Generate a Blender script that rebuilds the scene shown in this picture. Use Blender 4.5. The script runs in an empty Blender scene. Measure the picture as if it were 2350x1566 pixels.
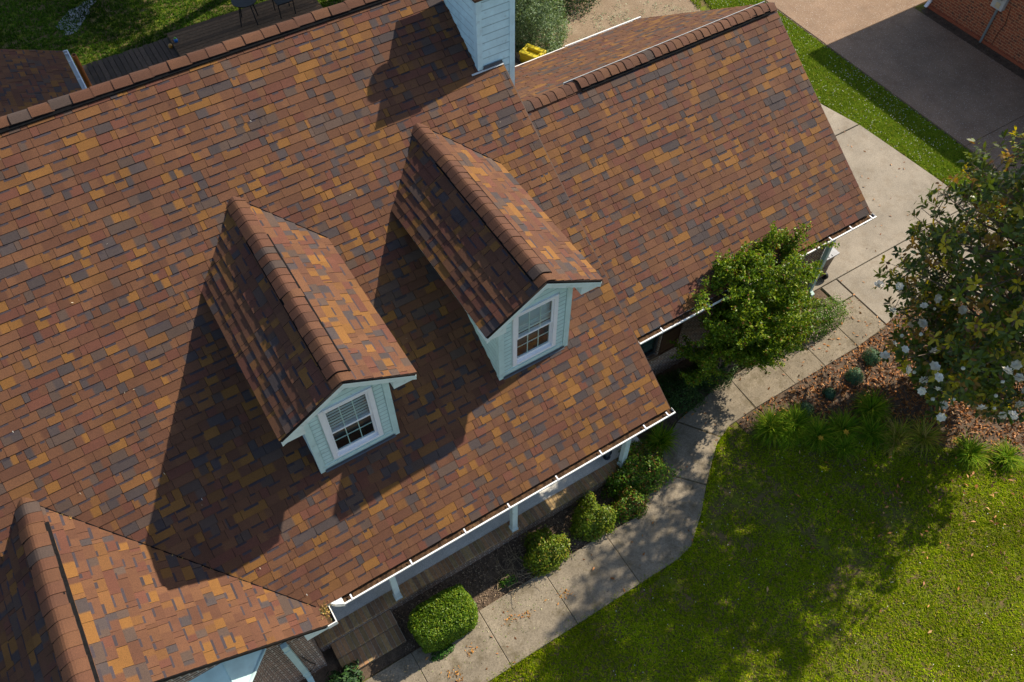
import bpy, math, random
import numpy as np
from mathutils import Vector, Matrix

R = math.radians
sc = bpy.context.scene
COL = sc.collection
rng = np.random.default_rng(11)
random.seed(5)

# ------------------------------------------------------------------ camera, world, sun, exposure
cam = bpy.data.cameras.new('camera')
cam.sensor_fit = 'HORIZONTAL'
cam.sensor_width = 36.0
cam.lens = 36.0 * 1908.5 / 2350.0
cam.clip_end = 500
camo = bpy.data.objects.new('camera', cam)
COL.objects.link(camo)
YAW, PITCH = -0.5558, -0.9583
f = Vector((-math.sin(YAW) * math.cos(PITCH), math.cos(YAW) * math.cos(PITCH), math.sin(PITCH)))
r = Vector((math.cos(YAW), math.sin(YAW), 0))
u = r.cross(f)
M = Matrix((r, u, -f)).transposed().to_4x4()
M.translation = Vector((-6.385, -4.946, 15.11))
camo.matrix_world = M
sc.camera = camo

SUN = Vector((1.0, 0.10, 0.73)).normalized()          # towards the sun
world = bpy.data.worlds.new('World')
sc.world = world
world.use_nodes = True
nt = world.node_tree
nt.nodes.clear()
sky = nt.nodes.new('ShaderNodeTexSky')
sky.sky_type = 'NISHITA'
sky.sun_disc = False
sky.sun_elevation = math.asin(SUN.z)
sky.sun_rotation = math.atan2(SUN.x, SUN.y)
bg = nt.nodes.new('ShaderNodeBackground')
bg.inputs['Strength'].default_value = 0.102
wo = nt.nodes.new('ShaderNodeOutputWorld')
nt.links.new(sky.outputs[0], bg.inputs[0])
nt.links.new(bg.outputs[0], wo.inputs[0])
sl = bpy.data.lights.new('sun', 'SUN')
sl.energy = 5.0
sl.angle = R(0.55)
sl.color = (1.0, 0.89, 0.72)
slo = bpy.data.objects.new('sun', sl)
COL.objects.link(slo)
slo.rotation_euler = SUN.to_track_quat('Z', 'Y').to_euler()
slo.location = (20, 2, 20)
sc.view_settings.view_transform = 'Standard'
sc.view_settings.look = 'None'
sc.view_settings.exposure = 0.76
sc.view_settings.gamma = 1.0

# ------------------------------------------------------------------ helpers
def tag(o, label=None, cat=None, group=None, kind=None):
    if label: o['label'] = label
    if cat: o['category'] = cat
    if group: o['group'] = group
    if kind: o['kind'] = kind
    return o

def empty(name, loc=(0, 0, 0)):
    o = bpy.data.objects.new(name, None)
    o.empty_display_size = 0.2
    COL.objects.link(o)
    o.location = loc
    return o

def link(name, me, mat, parent=None):
    if mat: me.materials.append(mat)
    o = bpy.data.objects.new(name, me)
    COL.objects.link(o)
    if parent:
        o.parent = parent
        o.matrix_parent_inverse = Matrix.Translation(-abs_loc(parent))
    return o

def abs_loc(o):
    v = Vector(o.location)
    if o.parent:
        v = v + Vector(o.matrix_parent_inverse.translation) + abs_loc(o.parent)
    return v

def mesh_np(name, V, F, col=None, smooth=False):
    """V (n,3); F (m,k) constant k."""
    V = np.asarray(V, np.float32); F = np.asarray(F, np.int32)
    me = bpy.data.meshes.new(name)
    me.vertices.add(len(V)); me.vertices.foreach_set('co', V.ravel())
    k = F.shape[1]
    me.loops.add(F.size); me.loops.foreach_set('vertex_index', F.ravel())
    me.polygons.add(len(F))
    me.polygons.foreach_set('loop_start', np.arange(0, F.size, k, dtype=np.int32))
    if smooth: me.polygons.foreach_set('use_smooth', np.ones(len(F), bool))
    me.update(calc_edges=True)
    if col is not None:
        a = me.attributes.new('tone', 'FLOAT_COLOR', 'POINT')
        c = np.ones((len(V), 4), np.float32); c[:, :3] = col
        a.data.foreach_set('color', c.ravel())
    me.validate()
    return me

class MB:
    """collects boxes, prisms, tubes and quads into one mesh"""
    def __init__(s): s.v = []; s.f = []; s.c = []
    def add(s, vs, fs, c=(1, 1, 1)):
        b = len(s.v); s.v += [tuple(p) for p in vs]; s.f += [tuple(i + b for i in q) for q in fs]; s.c += [c] * len(vs); return s
    def quad(s, a, b, c, d, col=(1, 1, 1)): return s.add((a, b, c, d), ((0, 1, 2, 3),), col)
    def tri(s, a, b, c, col=(1, 1, 1)): return s.add((a, b, c), ((0, 1, 2),), col)
    def box(s, x0, x1, y0, y1, z0, z1, col=(1, 1, 1)):
        return s.add([(x, y, z) for z in (z0, z1) for x, y in ((x0, y0), (x1, y0), (x1, y1), (x0, y1))],
                     ((3, 2, 1, 0), (4, 5, 6, 7), (0, 1, 5, 4), (1, 2, 6, 5), (2, 3, 7, 6), (3, 0, 4, 7)), col)
    def prism(s, base, off, col=(1, 1, 1)):
        """polygon extruded by the vector off"""
        n = len(base); off = Vector(off)
        a = [Vector(p) for p in base]; b = [p + off for p in a]
        fs = [tuple(range(n - 1, -1, -1)), tuple(range(n, 2 * n))] + [(i, (i + 1) % n, n + (i + 1) % n, n + i) for i in range(n)]
        return s.add(a + b, fs, col)
    def slab(s, poly, z0, z1, bev=0.0, col=(1, 1, 1)):
        n = len(poly)
        if bev <= 0: return s.prism([(x, y, z0) for x, y in poly], (0, 0, z1 - z0), col)
        cx = sum(p[0] for p in poly) / n; cy = sum(p[1] for p in poly) / n
        inn = []
        for x, y in poly:
            d = Vector((cx - x, cy - y)); d.normalize(); inn.append((x + d.x * bev * 1.4, y + d.y * bev * 1.4))
        vs = [(x, y, z0) for x, y in poly] + [(x, y, z1 - bev) for x, y in poly] + [(x, y, z1) for x, y in inn]
        fs = [tuple(range(2 * n, 3 * n))]
        for k in (0, n):
            fs += [(k + i, k + (i + 1) % n, k + n + (i + 1) % n, k + n + i) for i in range(n)]
        return s.add(vs, fs, col)
    def tube(s, pts, rad, n=8, cap=True, col=(1, 1, 1)):
        pts = [Vector(p) for p in pts]
        rads = rad if isinstance(rad, (list, tuple)) else [rad] * len(pts)
        vs = []; fs = []
        for i, p in enumerate(pts):
            d = (pts[min(i + 1, len(pts) - 1)] - pts[max(i - 1, 0)]).normalized()
            a = Vector((0, 0, 1)) if abs(d.z) < 0.9 else Vector((1, 0, 0))
            e1 = d.cross(a).normalized(); e2 = d.cross(e1)
            for k in range(n):
                t = 2 * math.pi * k / n
                vs.append(p + (e1 * math.cos(t) + e2 * math.sin(t)) * rads[i])
        for i in range(len(pts) - 1):
            fs += [(i * n + k, i * n + (k + 1) % n, (i + 1) * n + (k + 1) % n, (i + 1) * n + k) for k in range(n)]
        if cap:
            fs += [tuple(range(n - 1, -1, -1)), tuple(range((len(pts) - 1) * n, len(pts) * n))]
        return s.add(vs, fs, col)
    def build(s, name, mat, parent=None, smooth=False, bevel=0.0):
        me = bpy.data.meshes.new(name)
        me.from_pydata(s.v, [], s.f)
        a = me.attributes.new('tone', 'FLOAT_COLOR', 'POINT')
        c = np.ones((len(s.v), 4), np.float32); c[:, :3] = np.array(s.c, np.float32)
        a.data.foreach_set('color', c.ravel())
        if smooth: me.polygons.foreach_set('use_smooth', [True] * len(me.polygons))
        me.update()
        o = link(name, me, mat, parent)
        if bevel:
            m = o.modifiers.new('bevel', 'BEVEL'); m.width = bevel; m.segments = 2; m.limit_method = 'ANGLE'; m.angle_limit = R(40)
        return o

_ph = rng.uniform(0, 6.28, (12, 2)); _k = rng.normal(size=(12, 2))
def nz(x, y, s=1.0):
    """smooth noise, about -1..1"""
    t = 0
    for i in range(12):
        t = t + np.sin((_k[i, 0] * x + _k[i, 1] * y) * s + _ph[i, 0]) * np.cos((_k[i, 1] * x - _k[i, 0] * y) * s * 0.7 + _ph[i, 1])
    return t / 4.0

# ------------------------------------------------------------------ materials
def mk(name):
    m = bpy.data.materials.new(name); m.use_nodes = True
    n = m.node_tree; n.nodes.clear()
    o = n.nodes.new('ShaderNodeOutputMaterial'); b = n.nodes.new('ShaderNodeBsdfPrincipled')
    n.links.new(b.outputs[0], o.inputs[0])
    return m, n, b, o
def coords(n, kind='Object'):
    return n.nodes.new('ShaderNodeTexCoord').outputs[kind]
def noise(n, vec, scale, detail=3.0, rough=0.6):
    t = n.nodes.new('ShaderNodeTexNoise'); t.inputs['Scale'].default_value = scale; t.inputs['Detail'].default_value = detail
    t.inputs['Roughness'].default_value = rough
    if vec is not None: n.links.new(vec, t.inputs['Vector'])
    return t.outputs['Fac']
def ramp(n, fac, stops):
    t = n.nodes.new('ShaderNodeValToRGB'); e = t.color_ramp.elements
    while len(e) < len(stops): e.new(0.5)
    for i, (p, c) in enumerate(stops):
        e[i].position = p; e[i].color = (*c, 1) if len(c) == 3 else c
    n.links.new(fac, t.inputs[0]); return t.outputs[0]
def mix(n, a, b, fac, mode='MIX'):
    t = n.nodes.new('ShaderNodeMix'); t.data_type = 'RGBA'; t.blend_type = mode
    for s, v in ((t.inputs[0], fac), (t.inputs[6], a), (t.inputs[7], b)):
        if isinstance(v, (int, float)): s.default_value = v
        elif isinstance(v, tuple): s.default_value = (*v, 1)
        else: n.links.new(v, s)
    return t.outputs[2]
def bump(n, b, h, strength, dist=0.01):
    t = n.nodes.new('ShaderNodeBump'); t.inputs['Strength'].default_value = strength; t.inputs['Distance'].default_value = dist
    n.links.new(h, t.inputs['Height']); n.links.new(t.outputs[0], b.inputs['Normal'])
def attr(n, name='tone'):
    t = n.nodes.new('ShaderNodeAttribute'); t.attribute_name = name; return t.outputs['Color']

def mat_plain(name, c, rough=0.6, var=0.15, scale=8.0, spec=0.4, dirt=None, metal=0.0):
    m, n, b, o = mk(name); co = coords(n)
    f1 = noise(n, co, scale, 5)
    lo = tuple(v * (1 - var) for v in c); hi = tuple(min(1, v * (1 + var)) for v in c)
    col = ramp(n, f1, [(0.3, lo), (0.7, hi)])
    if dirt:
        f2 = noise(n, co, dirt[1], 6, 0.7)
        k = ramp(n, f2, [(dirt[2], (0, 0, 0)), (dirt[2] + 0.12, (1, 1, 1))])
        s = n.nodes.new('ShaderNodeMath'); s.operation = 'MULTIPLY'; s.inputs[1].default_value = dirt[3]
        n.links.new(k, s.inputs[0]); col = mix(n, col, dirt[0], s.outputs[0])
    n.links.new(col, b.inputs['Base Color'])
    b.inputs['Roughness'].default_value = rough; b.inputs['Specular IOR Level'].default_value = spec; b.inputs['Metallic'].default_value = metal
    return m

def mat_shingle():
    m, n, b, o = mk('asphalt_shingle'); co = coords(n)
    g = noise(n, co, 120.0, 2, 0.8)
    g2 = noise(n, co, 1.3, 4, 0.6)
    k = ramp(n, g, [(0.25, (0.5, 0.5, 0.53)), (0.5, (1, 1, 1)), (0.75, (1.55, 1.5, 1.38))])
    c = mix(n, attr(n), k, 1.0, 'MULTIPLY')
    k2 = ramp(n, g2, [(0.3, (0.86, 0.86, 0.88)), (0.7, (1.1, 1.09, 1.06))])
    c = mix(n, c, k2, 1.0, 'MULTIPLY')
    n.links.new(c, b.inputs['Base Color']); b.inputs['Roughness'].default_value = 0.88; b.inputs['Specular IOR Level'].default_value = 0.25
    bump(n, b, g, 0.5, 0.004)
    return m

def mat_leaf(name, rough=0.45, trans=0.28, spec=0.4, tcol=(1.25, 1.3, 0.5)):
    m, n, b, o = mk(name)
    c = attr(n)
    n.links.new(c, b.inputs['Base Color']); b.inputs['Roughness'].default_value = rough; b.inputs['Specular IOR Level'].default_value = spec
    t = n.nodes.new('ShaderNodeBsdfTranslucent'); n.links.new(mix(n, c, tcol, 1.0, 'MULTIPLY'), t.inputs[0])
    x = n.nodes.new('ShaderNodeMixShader'); x.inputs[0].default_value = trans
    n.links.new(b.outputs[0], x.inputs[1]); n.links.new(t.outputs[0], x.inputs[2]); n.links.new(x.outputs[0], o.inputs[0])
    return m

def mat_attr(name, rough=0.8, gran=60.0, amt=0.25, spec=0.3):
    m, n, b, o = mk(name); co = coords(n)
    g = noise(n, co, gran, 4, 0.7)
    k = ramp(n, g, [(0.3, (1 - amt,) * 3), (0.7, (1 + amt,) * 3)])
    n.links.new(mix(n, attr(n), k, 1.0, 'MULTIPLY'), b.inputs['Base Color'])
    b.inputs['Roughness'].default_value = rough; b.inputs['Specular IOR Level'].default_value = spec
    bump(n, b, g, 0.3, 0.004)
    return m

def mat_brick(name, c1, c2, mortar, bw=0.205, bh=0.067, dark=(0.05, 0.035, 0.03)):
    m, n, b, o = mk(name)
    co = coords(n)
    sp = n.nodes.new('ShaderNodeSeparateXYZ'); n.links.new(co, sp.inputs[0])
    ad = n.nodes.new('ShaderNodeMath'); ad.operation = 'ADD'; n.links.new(sp.outputs[0], ad.inputs[0]); n.links.new(sp.outputs[1], ad.inputs[1])
    cb = n.nodes.new('ShaderNodeCombineXYZ'); n.links.new(ad.outputs[0], cb.inputs[0]); n.links.new(sp.outputs[2], cb.inputs[1])
    t = n.nodes.new('ShaderNodeTexBrick'); t.inputs['Scale'].default_value = 1.0
    t.inputs['Brick Width'].default_value = bw; t.inputs['Row Height'].default_value = bh; t.inputs['Mortar Size'].default_value = 0.0095
    t.inputs['Mortar Smooth'].default_value = 0.2; t.inputs['Bias'].default_value = -0.1
    n.links.new(cb.outputs[0], t.inputs['Vector'])
    t.inputs['Color1'].default_value = (*c1, 1); t.inputs['Color2'].default_value = (*c2, 1); t.inputs['Mortar'].default_value = (*mortar, 1)
    vn = n.nodes.new('ShaderNodeTexVoronoi'); vn.inputs['Scale'].default_value = 5.2; n.links.new(cb.outputs[0], vn.inputs['Vector'])
    g = noise(n, co, 26, 5, 0.7)
    c = mix(n, t.outputs['Color'], ramp(n, g, [(0.3, (0.6, 0.6, 0.6)), (0.7, (1.3, 1.25, 1.2))]), 1.0, 'MULTIPLY')
    k = ramp(n, noise(n, co, 9, 2), [(0.56, (0, 0, 0)), (0.6, (1, 1, 1))])
    km = n.nodes.new('ShaderNodeMath'); km.operation = 'MULTIPLY'; n.links.new(k, km.inputs[0])
    inv = n.nodes.new('ShaderNodeMath'); inv.operation = 'SUBTRACT'; inv.inputs[0].default_value = 0.7; n.links.new(t.outputs['Fac'], inv.inputs[1])
    n.links.new(inv.outputs[0], km.inputs[1]); km.use_clamp = True
    c = mix(n, c, dark, km.outputs[0])
    n.links.new(c, b.inputs['Base Color']); b.inputs['Roughness'].default_value = 0.85
    iv = n.nodes.new('ShaderNodeMath'); iv.operation = 'SUBTRACT'; iv.inputs[0].default_value = 1.0; n.links.new(t.outputs['Fac'], iv.inputs[1])
    bump(n, b, iv.outputs[0], 0.6, 0.008)
    return m

def mat_concrete(name, base, speck=0.0, stain=(0.10, 0.085, 0.05), st=0.5, lo=0.75, grain=55.0):
    m, n, b, o = mk(name); co = coords(n)
    a = noise(n, co, 1.1, 6, 0.65); g = noise(n, co, grain, 3, 0.8); s = noise(n, co, 3.3, 6, 0.7)
    c = ramp(n, a, [(0.3, tuple(v * lo for v in base)), (0.72, tuple(v * 1.15 for v in base))])
    c = mix(n, c, ramp(n, g, [(0.25, (0.6, 0.6, 0.6)), (0.5, (1, 1, 1)), (0.75, (1.35, 1.35, 1.35))]), 1.0, 'MULTIPLY')
    k = ramp(n, s, [(0.5, (0, 0, 0)), (0.75, (1, 1, 1))])
    kk = n.nodes.new('ShaderNodeMath'); kk.operation = 'MULTIPLY'; kk.inputs[1].default_value = st; n.links.new(k, kk.inputs[0])
    c = mix(n, c, stain, kk.outputs[0])
    if speck:
        v = n.nodes.new('ShaderNodeTexVoronoi'); v.inputs['Scale'].default_value = 38; n.links.new(co, v.inputs['Vector'])
        sep = n.nodes.new('ShaderNodeSeparateColor'); n.links.new(v.outputs['Color'], sep.inputs[0])
        sz = ramp(n, v.outputs['Distance'], [(0.2, (1, 1, 1)), (0.3, (0, 0, 0))])
        pick = ramp(n, sep.outputs[0], [(0.72, (0, 0, 0)), (0.74, (1, 1, 1))])
        kk = n.nodes.new('ShaderNodeMath'); kk.operation = 'MULTIPLY'; n.links.new(sz, kk.inputs[0]); n.links.new(pick, kk.inputs[1])
        k3 = n.nodes.new('ShaderNodeMath'); k3.operation = 'MULTIPLY'; n.links.new(kk.outputs[0], k3.inputs[0]); k3.inputs[1].default_value = speck
        c = mix(n, c, (0.62, 0.58, 0.52), k3.outputs[0])
    n.links.new(c, b.inputs['Base Color']); b.inputs['Roughness'].default_value = 0.9; b.inputs['Specular IOR Level'].default_value = 0.25
    bump(n, b, g, 0.35, 0.006)
    return m

def mat_ground(name, stops, scale=0.9, grain=45.0):
    m, n, b, o = mk(name); co = coords(n)
    a = noise(n, co, scale, 7, 0.7); g = noise(n, co, grain, 3, 0.85)
    c = mix(n, ramp(n, a, stops), ramp(n, g, [(0.25, (0.45, 0.45, 0.45)), (0.75, (1.5, 1.5, 1.5))]), 1.0, 'MULTIPLY')
    n.links.new(c, b.inputs['Base Color']); b.inputs['Roughness'].default_value = 0.95; b.inputs['Specular IOR Level'].default_value = 0.15
    bump(n, b, g, 0.6, 0.015)
    return m

M_SH = mat_shingle()
SAGE = (0.47, 0.63, 0.62)
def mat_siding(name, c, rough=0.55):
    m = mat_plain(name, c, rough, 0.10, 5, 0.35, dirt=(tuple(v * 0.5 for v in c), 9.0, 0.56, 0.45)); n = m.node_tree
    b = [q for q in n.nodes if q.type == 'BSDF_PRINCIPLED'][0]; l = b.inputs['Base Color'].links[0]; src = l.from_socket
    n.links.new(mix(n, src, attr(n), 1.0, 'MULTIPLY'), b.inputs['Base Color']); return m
M_SIDING_OLD = mat_plain('unused', SAGE, 0.55, 0.10, 5, 0.35, dirt=((0.24, 0.32, 0.30), 9.0, 0.56, 0.45))
M_SIDING = mat_siding('sage_siding', (0.50, 0.67, 0.655)); M_SIDING2 = mat_siding('blue_siding', (0.53, 0.74, 0.80))
bpy.data.materials.remove(M_SIDING_OLD)
M_TRIM = mat_plain('sage_trim', (0.66, 0.76, 0.74), 0.5, 0.06, 6, 0.4, dirt=((0.33, 0.39, 0.36), 7.0, 0.55, 0.45))
M_WHITE = mat_plain('white_vinyl', (0.80, 0.81, 0.84), 0.4, 0.04, 6, 0.5)
M_GUTTER = mat_plain('gutter_white', (0.82, 0.82, 0.80), 0.4, 0.06, 5, 0.5, dirt=((0.45, 0.43, 0.38), 6.0, 0.66, 0.35))
M_METALB = mat_plain('blue_painted_metal', (0.44, 0.61, 0.60), 0.5, 0.14, 4, 0.4, dirt=((0.30, 0.38, 0.36), 5.0, 0.6, 0.4))
M_FLASH = mat_plain('dark_flashing', (0.06, 0.075, 0.095), 0.45, 0.2, 9, 0.5)
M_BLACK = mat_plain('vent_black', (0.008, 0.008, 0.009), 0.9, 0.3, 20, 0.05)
M_DEBRIS = mat_ground('gutter_debris', [(0.3, (0.035, 0.022, 0.014)), (0.6, (0.10, 0.055, 0.028)), (0.75, (0.2, 0.12, 0.05))], 9, 60)
M_BRICK = mat_brick('brown_brick', (0.25, 0.135, 0.085), (0.11, 0.065, 0.047), (0.50, 0.45, 0.40), 0.205, 0.072)
M_BRICKN = mat_brick('red_brick', (0.34, 0.095, 0.042), (0.22, 0.055, 0.03), (0.42, 0.24, 0.13), 0.215, 0.075)
M_ROWLOCK = mat_attr('porch_brick', 0.85, 30, 0.35)
M_PORCH = mat_concrete('porch_concrete', (0.62, 0.60, 0.55), 0, (0.44, 0.42, 0.38), 0.3, 0.85, 70)
M_WALK = mat_concrete('walk_concrete', (0.245, 0.205, 0.150), 0.08, (0.095, 0.076, 0.042), 0.95, 0.62, 34)
M_DRIVE = mat_concrete('drive_concrete', (0.275, 0.24, 0.19), 0.08, (0.17, 0.13, 0.085), 0.6, 0.75)
M_AGG = mat_concrete('exposed_aggregate', (0.245, 0.165, 0.108), 0.8, (0.17, 0.10, 0.063), 0.6, 0.8)
M_LAWN = mat_ground('lawn_ground', [(0.40, (0.15, 0.105, 0.05)), (0.5, (0.09, 0.09, 0.020)), (0.64, (0.14, 0.17, 0.010))], 2.6, 45)
M_MULCH = mat_ground('mulch', [(0.3, (0.06, 0.043, 0.032)), (0.6, (0.13, 0.092, 0.063)), (0.75, (0.22, 0.155, 0.10))], 6, 40)
M_DIRT = mat_ground('bare_dirt', [(0.3, (0.20, 0.14, 0.09)), (0.7, (0.29, 0.225, 0.155))], 1.5, 50)
M_GRASS = mat_leaf('grass_blade', 0.75, 0.38, 0.06)
M_LEAF = mat_leaf('shrub_leaf', 0.45, 0.32, 0.22)
M_LEAFD = mat_leaf('dull_leaf', 0.6, 0.25, 0.3)
M_MAGL = mat_leaf('magnolia_leaf', 0.36, 0.30, 0.36, (1.5, 1.4, 0.4))
M_LITTER = mat_leaf('dead_leaf', 0.6, 0.12, 0.3, (1, 0.9, 0.7))
M_PETAL = mat_leaf('petal', 0.5, 0.3, 0.3, (1, 1, 0.95))
M_BARK = mat_plain('bark', (0.13, 0.10, 0.075), 0.9, 0.35, 14, 0.2)
M_WOOD = mat_attr('deck_wood', 0.85, 18, 0.35)
M_GLASS = None
def mat_glass():
    m, n, b, o = mk('window_glass')
    tr = n.nodes.new('ShaderNodeBsdfTransparent'); tr.inputs[0].default_value = (0.80, 0.92, 0.90, 1)
    gl = n.nodes.new('ShaderNodeBsdfGlossy'); gl.inputs['Roughness'].default_value = 0.02; gl.inputs[0].default_value = (0.85, 0.95, 0.95, 1)
    lw = n.nodes.new('ShaderNodeLayerWeight'); lw.inputs[0].default_value = 0.5; rr_ = n.nodes.new('ShaderNodeValToRGB')
    for e_, (p_, v_) in zip((rr_.color_ramp.elements[0], rr_.color_ramp.elements[1], rr_.color_ramp.elements.new(0.5)), ((0.0, 0.06), (1.0, 0.9), (0.5, 0.12))): e_.position = p_; e_.color = (v_, v_, v_, 1)
    n.links.new(lw.outputs['Facing'], rr_.inputs[0])
    x = n.nodes.new('ShaderNodeMixShader'); n.links.new(rr_.outputs[0], x.inputs[0]); n.links.new(tr.outputs[0], x.inputs[1]); n.links.new(gl.outputs[0], x.inputs[2])
    n.links.new(x.outputs[0], o.inputs[0]); return m
M_GLASS = mat_glass()
M_ROOM = mat_plain('dark_room', (0.06, 0.10, 0.10), 0.9, 0.2, 4)
M_BLIND = mat_plain('blind_slat', (0.62, 0.66, 0.64), 0.6, 0.06, 6)
M_SHUT = mat_plain('shutter_brown', (0.075, 0.038, 0.022), 0.5, 0.2, 8)
M_BIN = mat_plain('bin_plastic', (0.085, 0.06, 0.048), 0.45, 0.1, 8, 0.4)
M_BINL = mat_plain('bin_lid', (0.30, 0.31, 0.33), 0.35, 0.08, 8, 0.5)
M_YEL = mat_plain('yellow_plastic', (0.58, 0.46, 0.02), 0.5, 0.12, 12, 0.4, dirt=((0.25, 0.16, 0.02), 7, 0.58, 0.5))
M_BLK = mat_plain('black_metal', (0.012, 0.012, 0.013), 0.5, 0.2, 10, 0.4)
M_BLUE = mat_plain('toy_blue', (0.02, 0.16, 0.5), 0.4, 0.1, 10)
M_COPPER = mat_plain('rust_pipe', (0.32, 0.115, 0.03), 0.5, 0.3, 9, 0.4)
M_GREY = mat_plain('grey_metal', (0.42, 0.45, 0.46), 0.45, 0.1, 8, 0.5)
M_CONDUIT = mat_plain('conduit_grey', (0.17, 0.21, 0.22), 0.5, 0.1, 8, 0.4)

# ------------------------------------------------------------------ dimensions of the house (metres, ground z = 0)
ZE, MS = 2.261, 0.6597
YR = 7.1755; ZR = ZE + MS * YR
WX, WY0, WYR = 5.8594, 1.169, 4.992
D1, D2, DB, DF, DW, DN, DWW, DFW = -5.18, -1.92, 5.29, 1.268, 1.05, 0.6127, 0.672, 1.555
DZR = ZE + MS * DB; DZE = DZR - DN * DW
GX, GW, GY0 = -9.673, 2.892, -0.29
GZR = 4.181; GS = (GZR - ZE) / GW

TONES = [(0.108, 0.0488, 0.0265), (0.096, 0.0425, 0.025), (0.119, 0.0545, 0.0275), (0.104, 0.0410, 0.027),
         (0.170, 0.0785, 0.0215), (0.138, 0.063, 0.0230), (0.055, 0.0425, 0.042), (0.074, 0.049, 0.039)]
TP = np.array([0.21, 0.18, 0.15, 0.12, 0.09, 0.09, 0.085, 0.075])
EXPO = 0.147

def shingles(name, O, U, V, width, length, parent, seed, mat=None, slab=0.10):
    """courses of laminated tabs laid on a plane: O lower corner, U along the eave, V up the slope"""
    g = np.random.default_rng(seed)
    O = np.array(O, float); U = np.array(U, float); V = np.array(V, float)
    U /= np.linalg.norm(U); V /= np.linalg.norm(V); N = np.cross(U, V)
    vs = []; fs = []; cs = []
    def P(a, b, h): return O + U * a + V * b + N * h
    def quad(a, b, c, d, col):
        k = len(vs); vs.extend((a, b, c, d)); fs.append((k, k + 1, k + 2, k + 3)); cs.extend((col,) * 4)
    edge = (0.014, 0.010, 0.010)
    ncs = int(math.ceil(length / EXPO))
    T = np.array(TONES)
    for i in range(ncs):
        v0 = i * EXPO; v1 = min(length, v0 + EXPO) + 0.012
        u0 = -g.uniform(0, 0.3); hi = g.random() < 0.5; k = g.choice(8, p=TP)
        while u0 < width:
            w = g.choice([g.uniform(0.06, 0.13), g.uniform(0.18, 0.27), g.uniform(0.27, 0.40)], p=[0.20, 0.42, 0.38])
            a = max(0, u0); b = min(width, u0 + w)
            if b - a > 0.012:
                if g.random() > 0.12: k = g.choice(8, p=TP)
                c = T[k] * g.uniform(0.9, 1.1)
                h = (0.016 if hi else 0.011) + g.uniform(-0.001, 0.0012)
                vb = v0 + g.normal(0, 0.0018)
                gp = 0.0025
                c2 = c
                if g.random() < (0.62 if b - a > 0.17 else 0.1): c2 = T[g.choice(8, p=TP)] * g.uniform(0.9, 1.1)      # colour blend that changes inside the tab
                if c2 is c: quad(P(a + gp, vb, h), P(b - gp, vb, h), P(b - gp, v1, 0.002), P(a + gp, v1, 0.002), c)
                else:
                    m0 = a + (b - a) * g.uniform(0.3, 0.6); m1 = m0 + min(0.03, (b - m0) * 0.5)
                    quad(P(a + gp, vb, h), P(m0, vb, h), P(m0, v1, 0.002), P(a + gp, v1, 0.002), c)
                    quad(P(m0, vb, h), P(m1, vb, h), P(m1, v1, 0.002), P(m0, v1, 0.002), c); cs[-3] = c2; cs[-2] = c2
                    quad(P(m1, vb, h), P(b - gp, vb, h), P(b - gp, v1, 0.002), P(m1, v1, 0.002), c2)
                quad(P(a, vb - 0.002, -0.002), P(b, vb - 0.002, -0.002), P(b - gp, vb, h), P(a + gp, vb, h), edge)
                quad(P(a + gp, v1, 0.0), P(a - 0.001, vb, -0.001), P(a + gp, vb, h), P(a + gp, v1, 0.002), edge)
                quad(P(b + 0.001, vb, -0.001), P(b - gp, v1, 0.0), P(b - gp, v1, 0.002), P(b - gp, vb, h), edge)
                if g.random() < 0.58 and b - a > 0.09 and v0 + EXPO < length - 0.12:      # the printed dark band that shows under the course above
                    p = a + g.uniform(0.0, 0.35) * (b - a); q = p + g.uniform(0.4, 0.75) * (b - a); q = min(q, b - gp)
                    t = g.uniform(0.026, 0.044); ve = v0 + EXPO
                    hh = lambda v: h + (0.002 - h) * (v - vb) / (v1 - vb) + 0.0006
                    quad(P(p, ve - t, hh(ve - t)), P(q, ve - t, hh(ve - t)), P(q, ve + 0.004, hh(ve + 0.004)), P(p, ve + 0.004, hh(ve + 0.004)), np.array((0.042, 0.034, 0.041)) * g.uniform(0.8, 1.2))
            u0 += w
            hi = not hi if g.random() < 0.8 else hi
    # the deck the courses lie on
    k = len(vs)
    for h in (-0.003, -slab):
        for a, b in ((0, 0), (width, 0), (width, length), (0, length)): vs.append(P(a, b, h)); cs.append(edge)
    for q in ((0, 1, 2, 3), (7, 6, 5, 4), (0, 4, 5, 1), (1, 5, 6, 2), (2, 6, 7, 3), (3, 7, 4, 0)): fs.append(tuple(k + i for i in q))
    me = mesh_np(name, np.array(vs), np.array(fs), np.array(cs))
    return link(name, me, mat or M_SH, parent)

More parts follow.
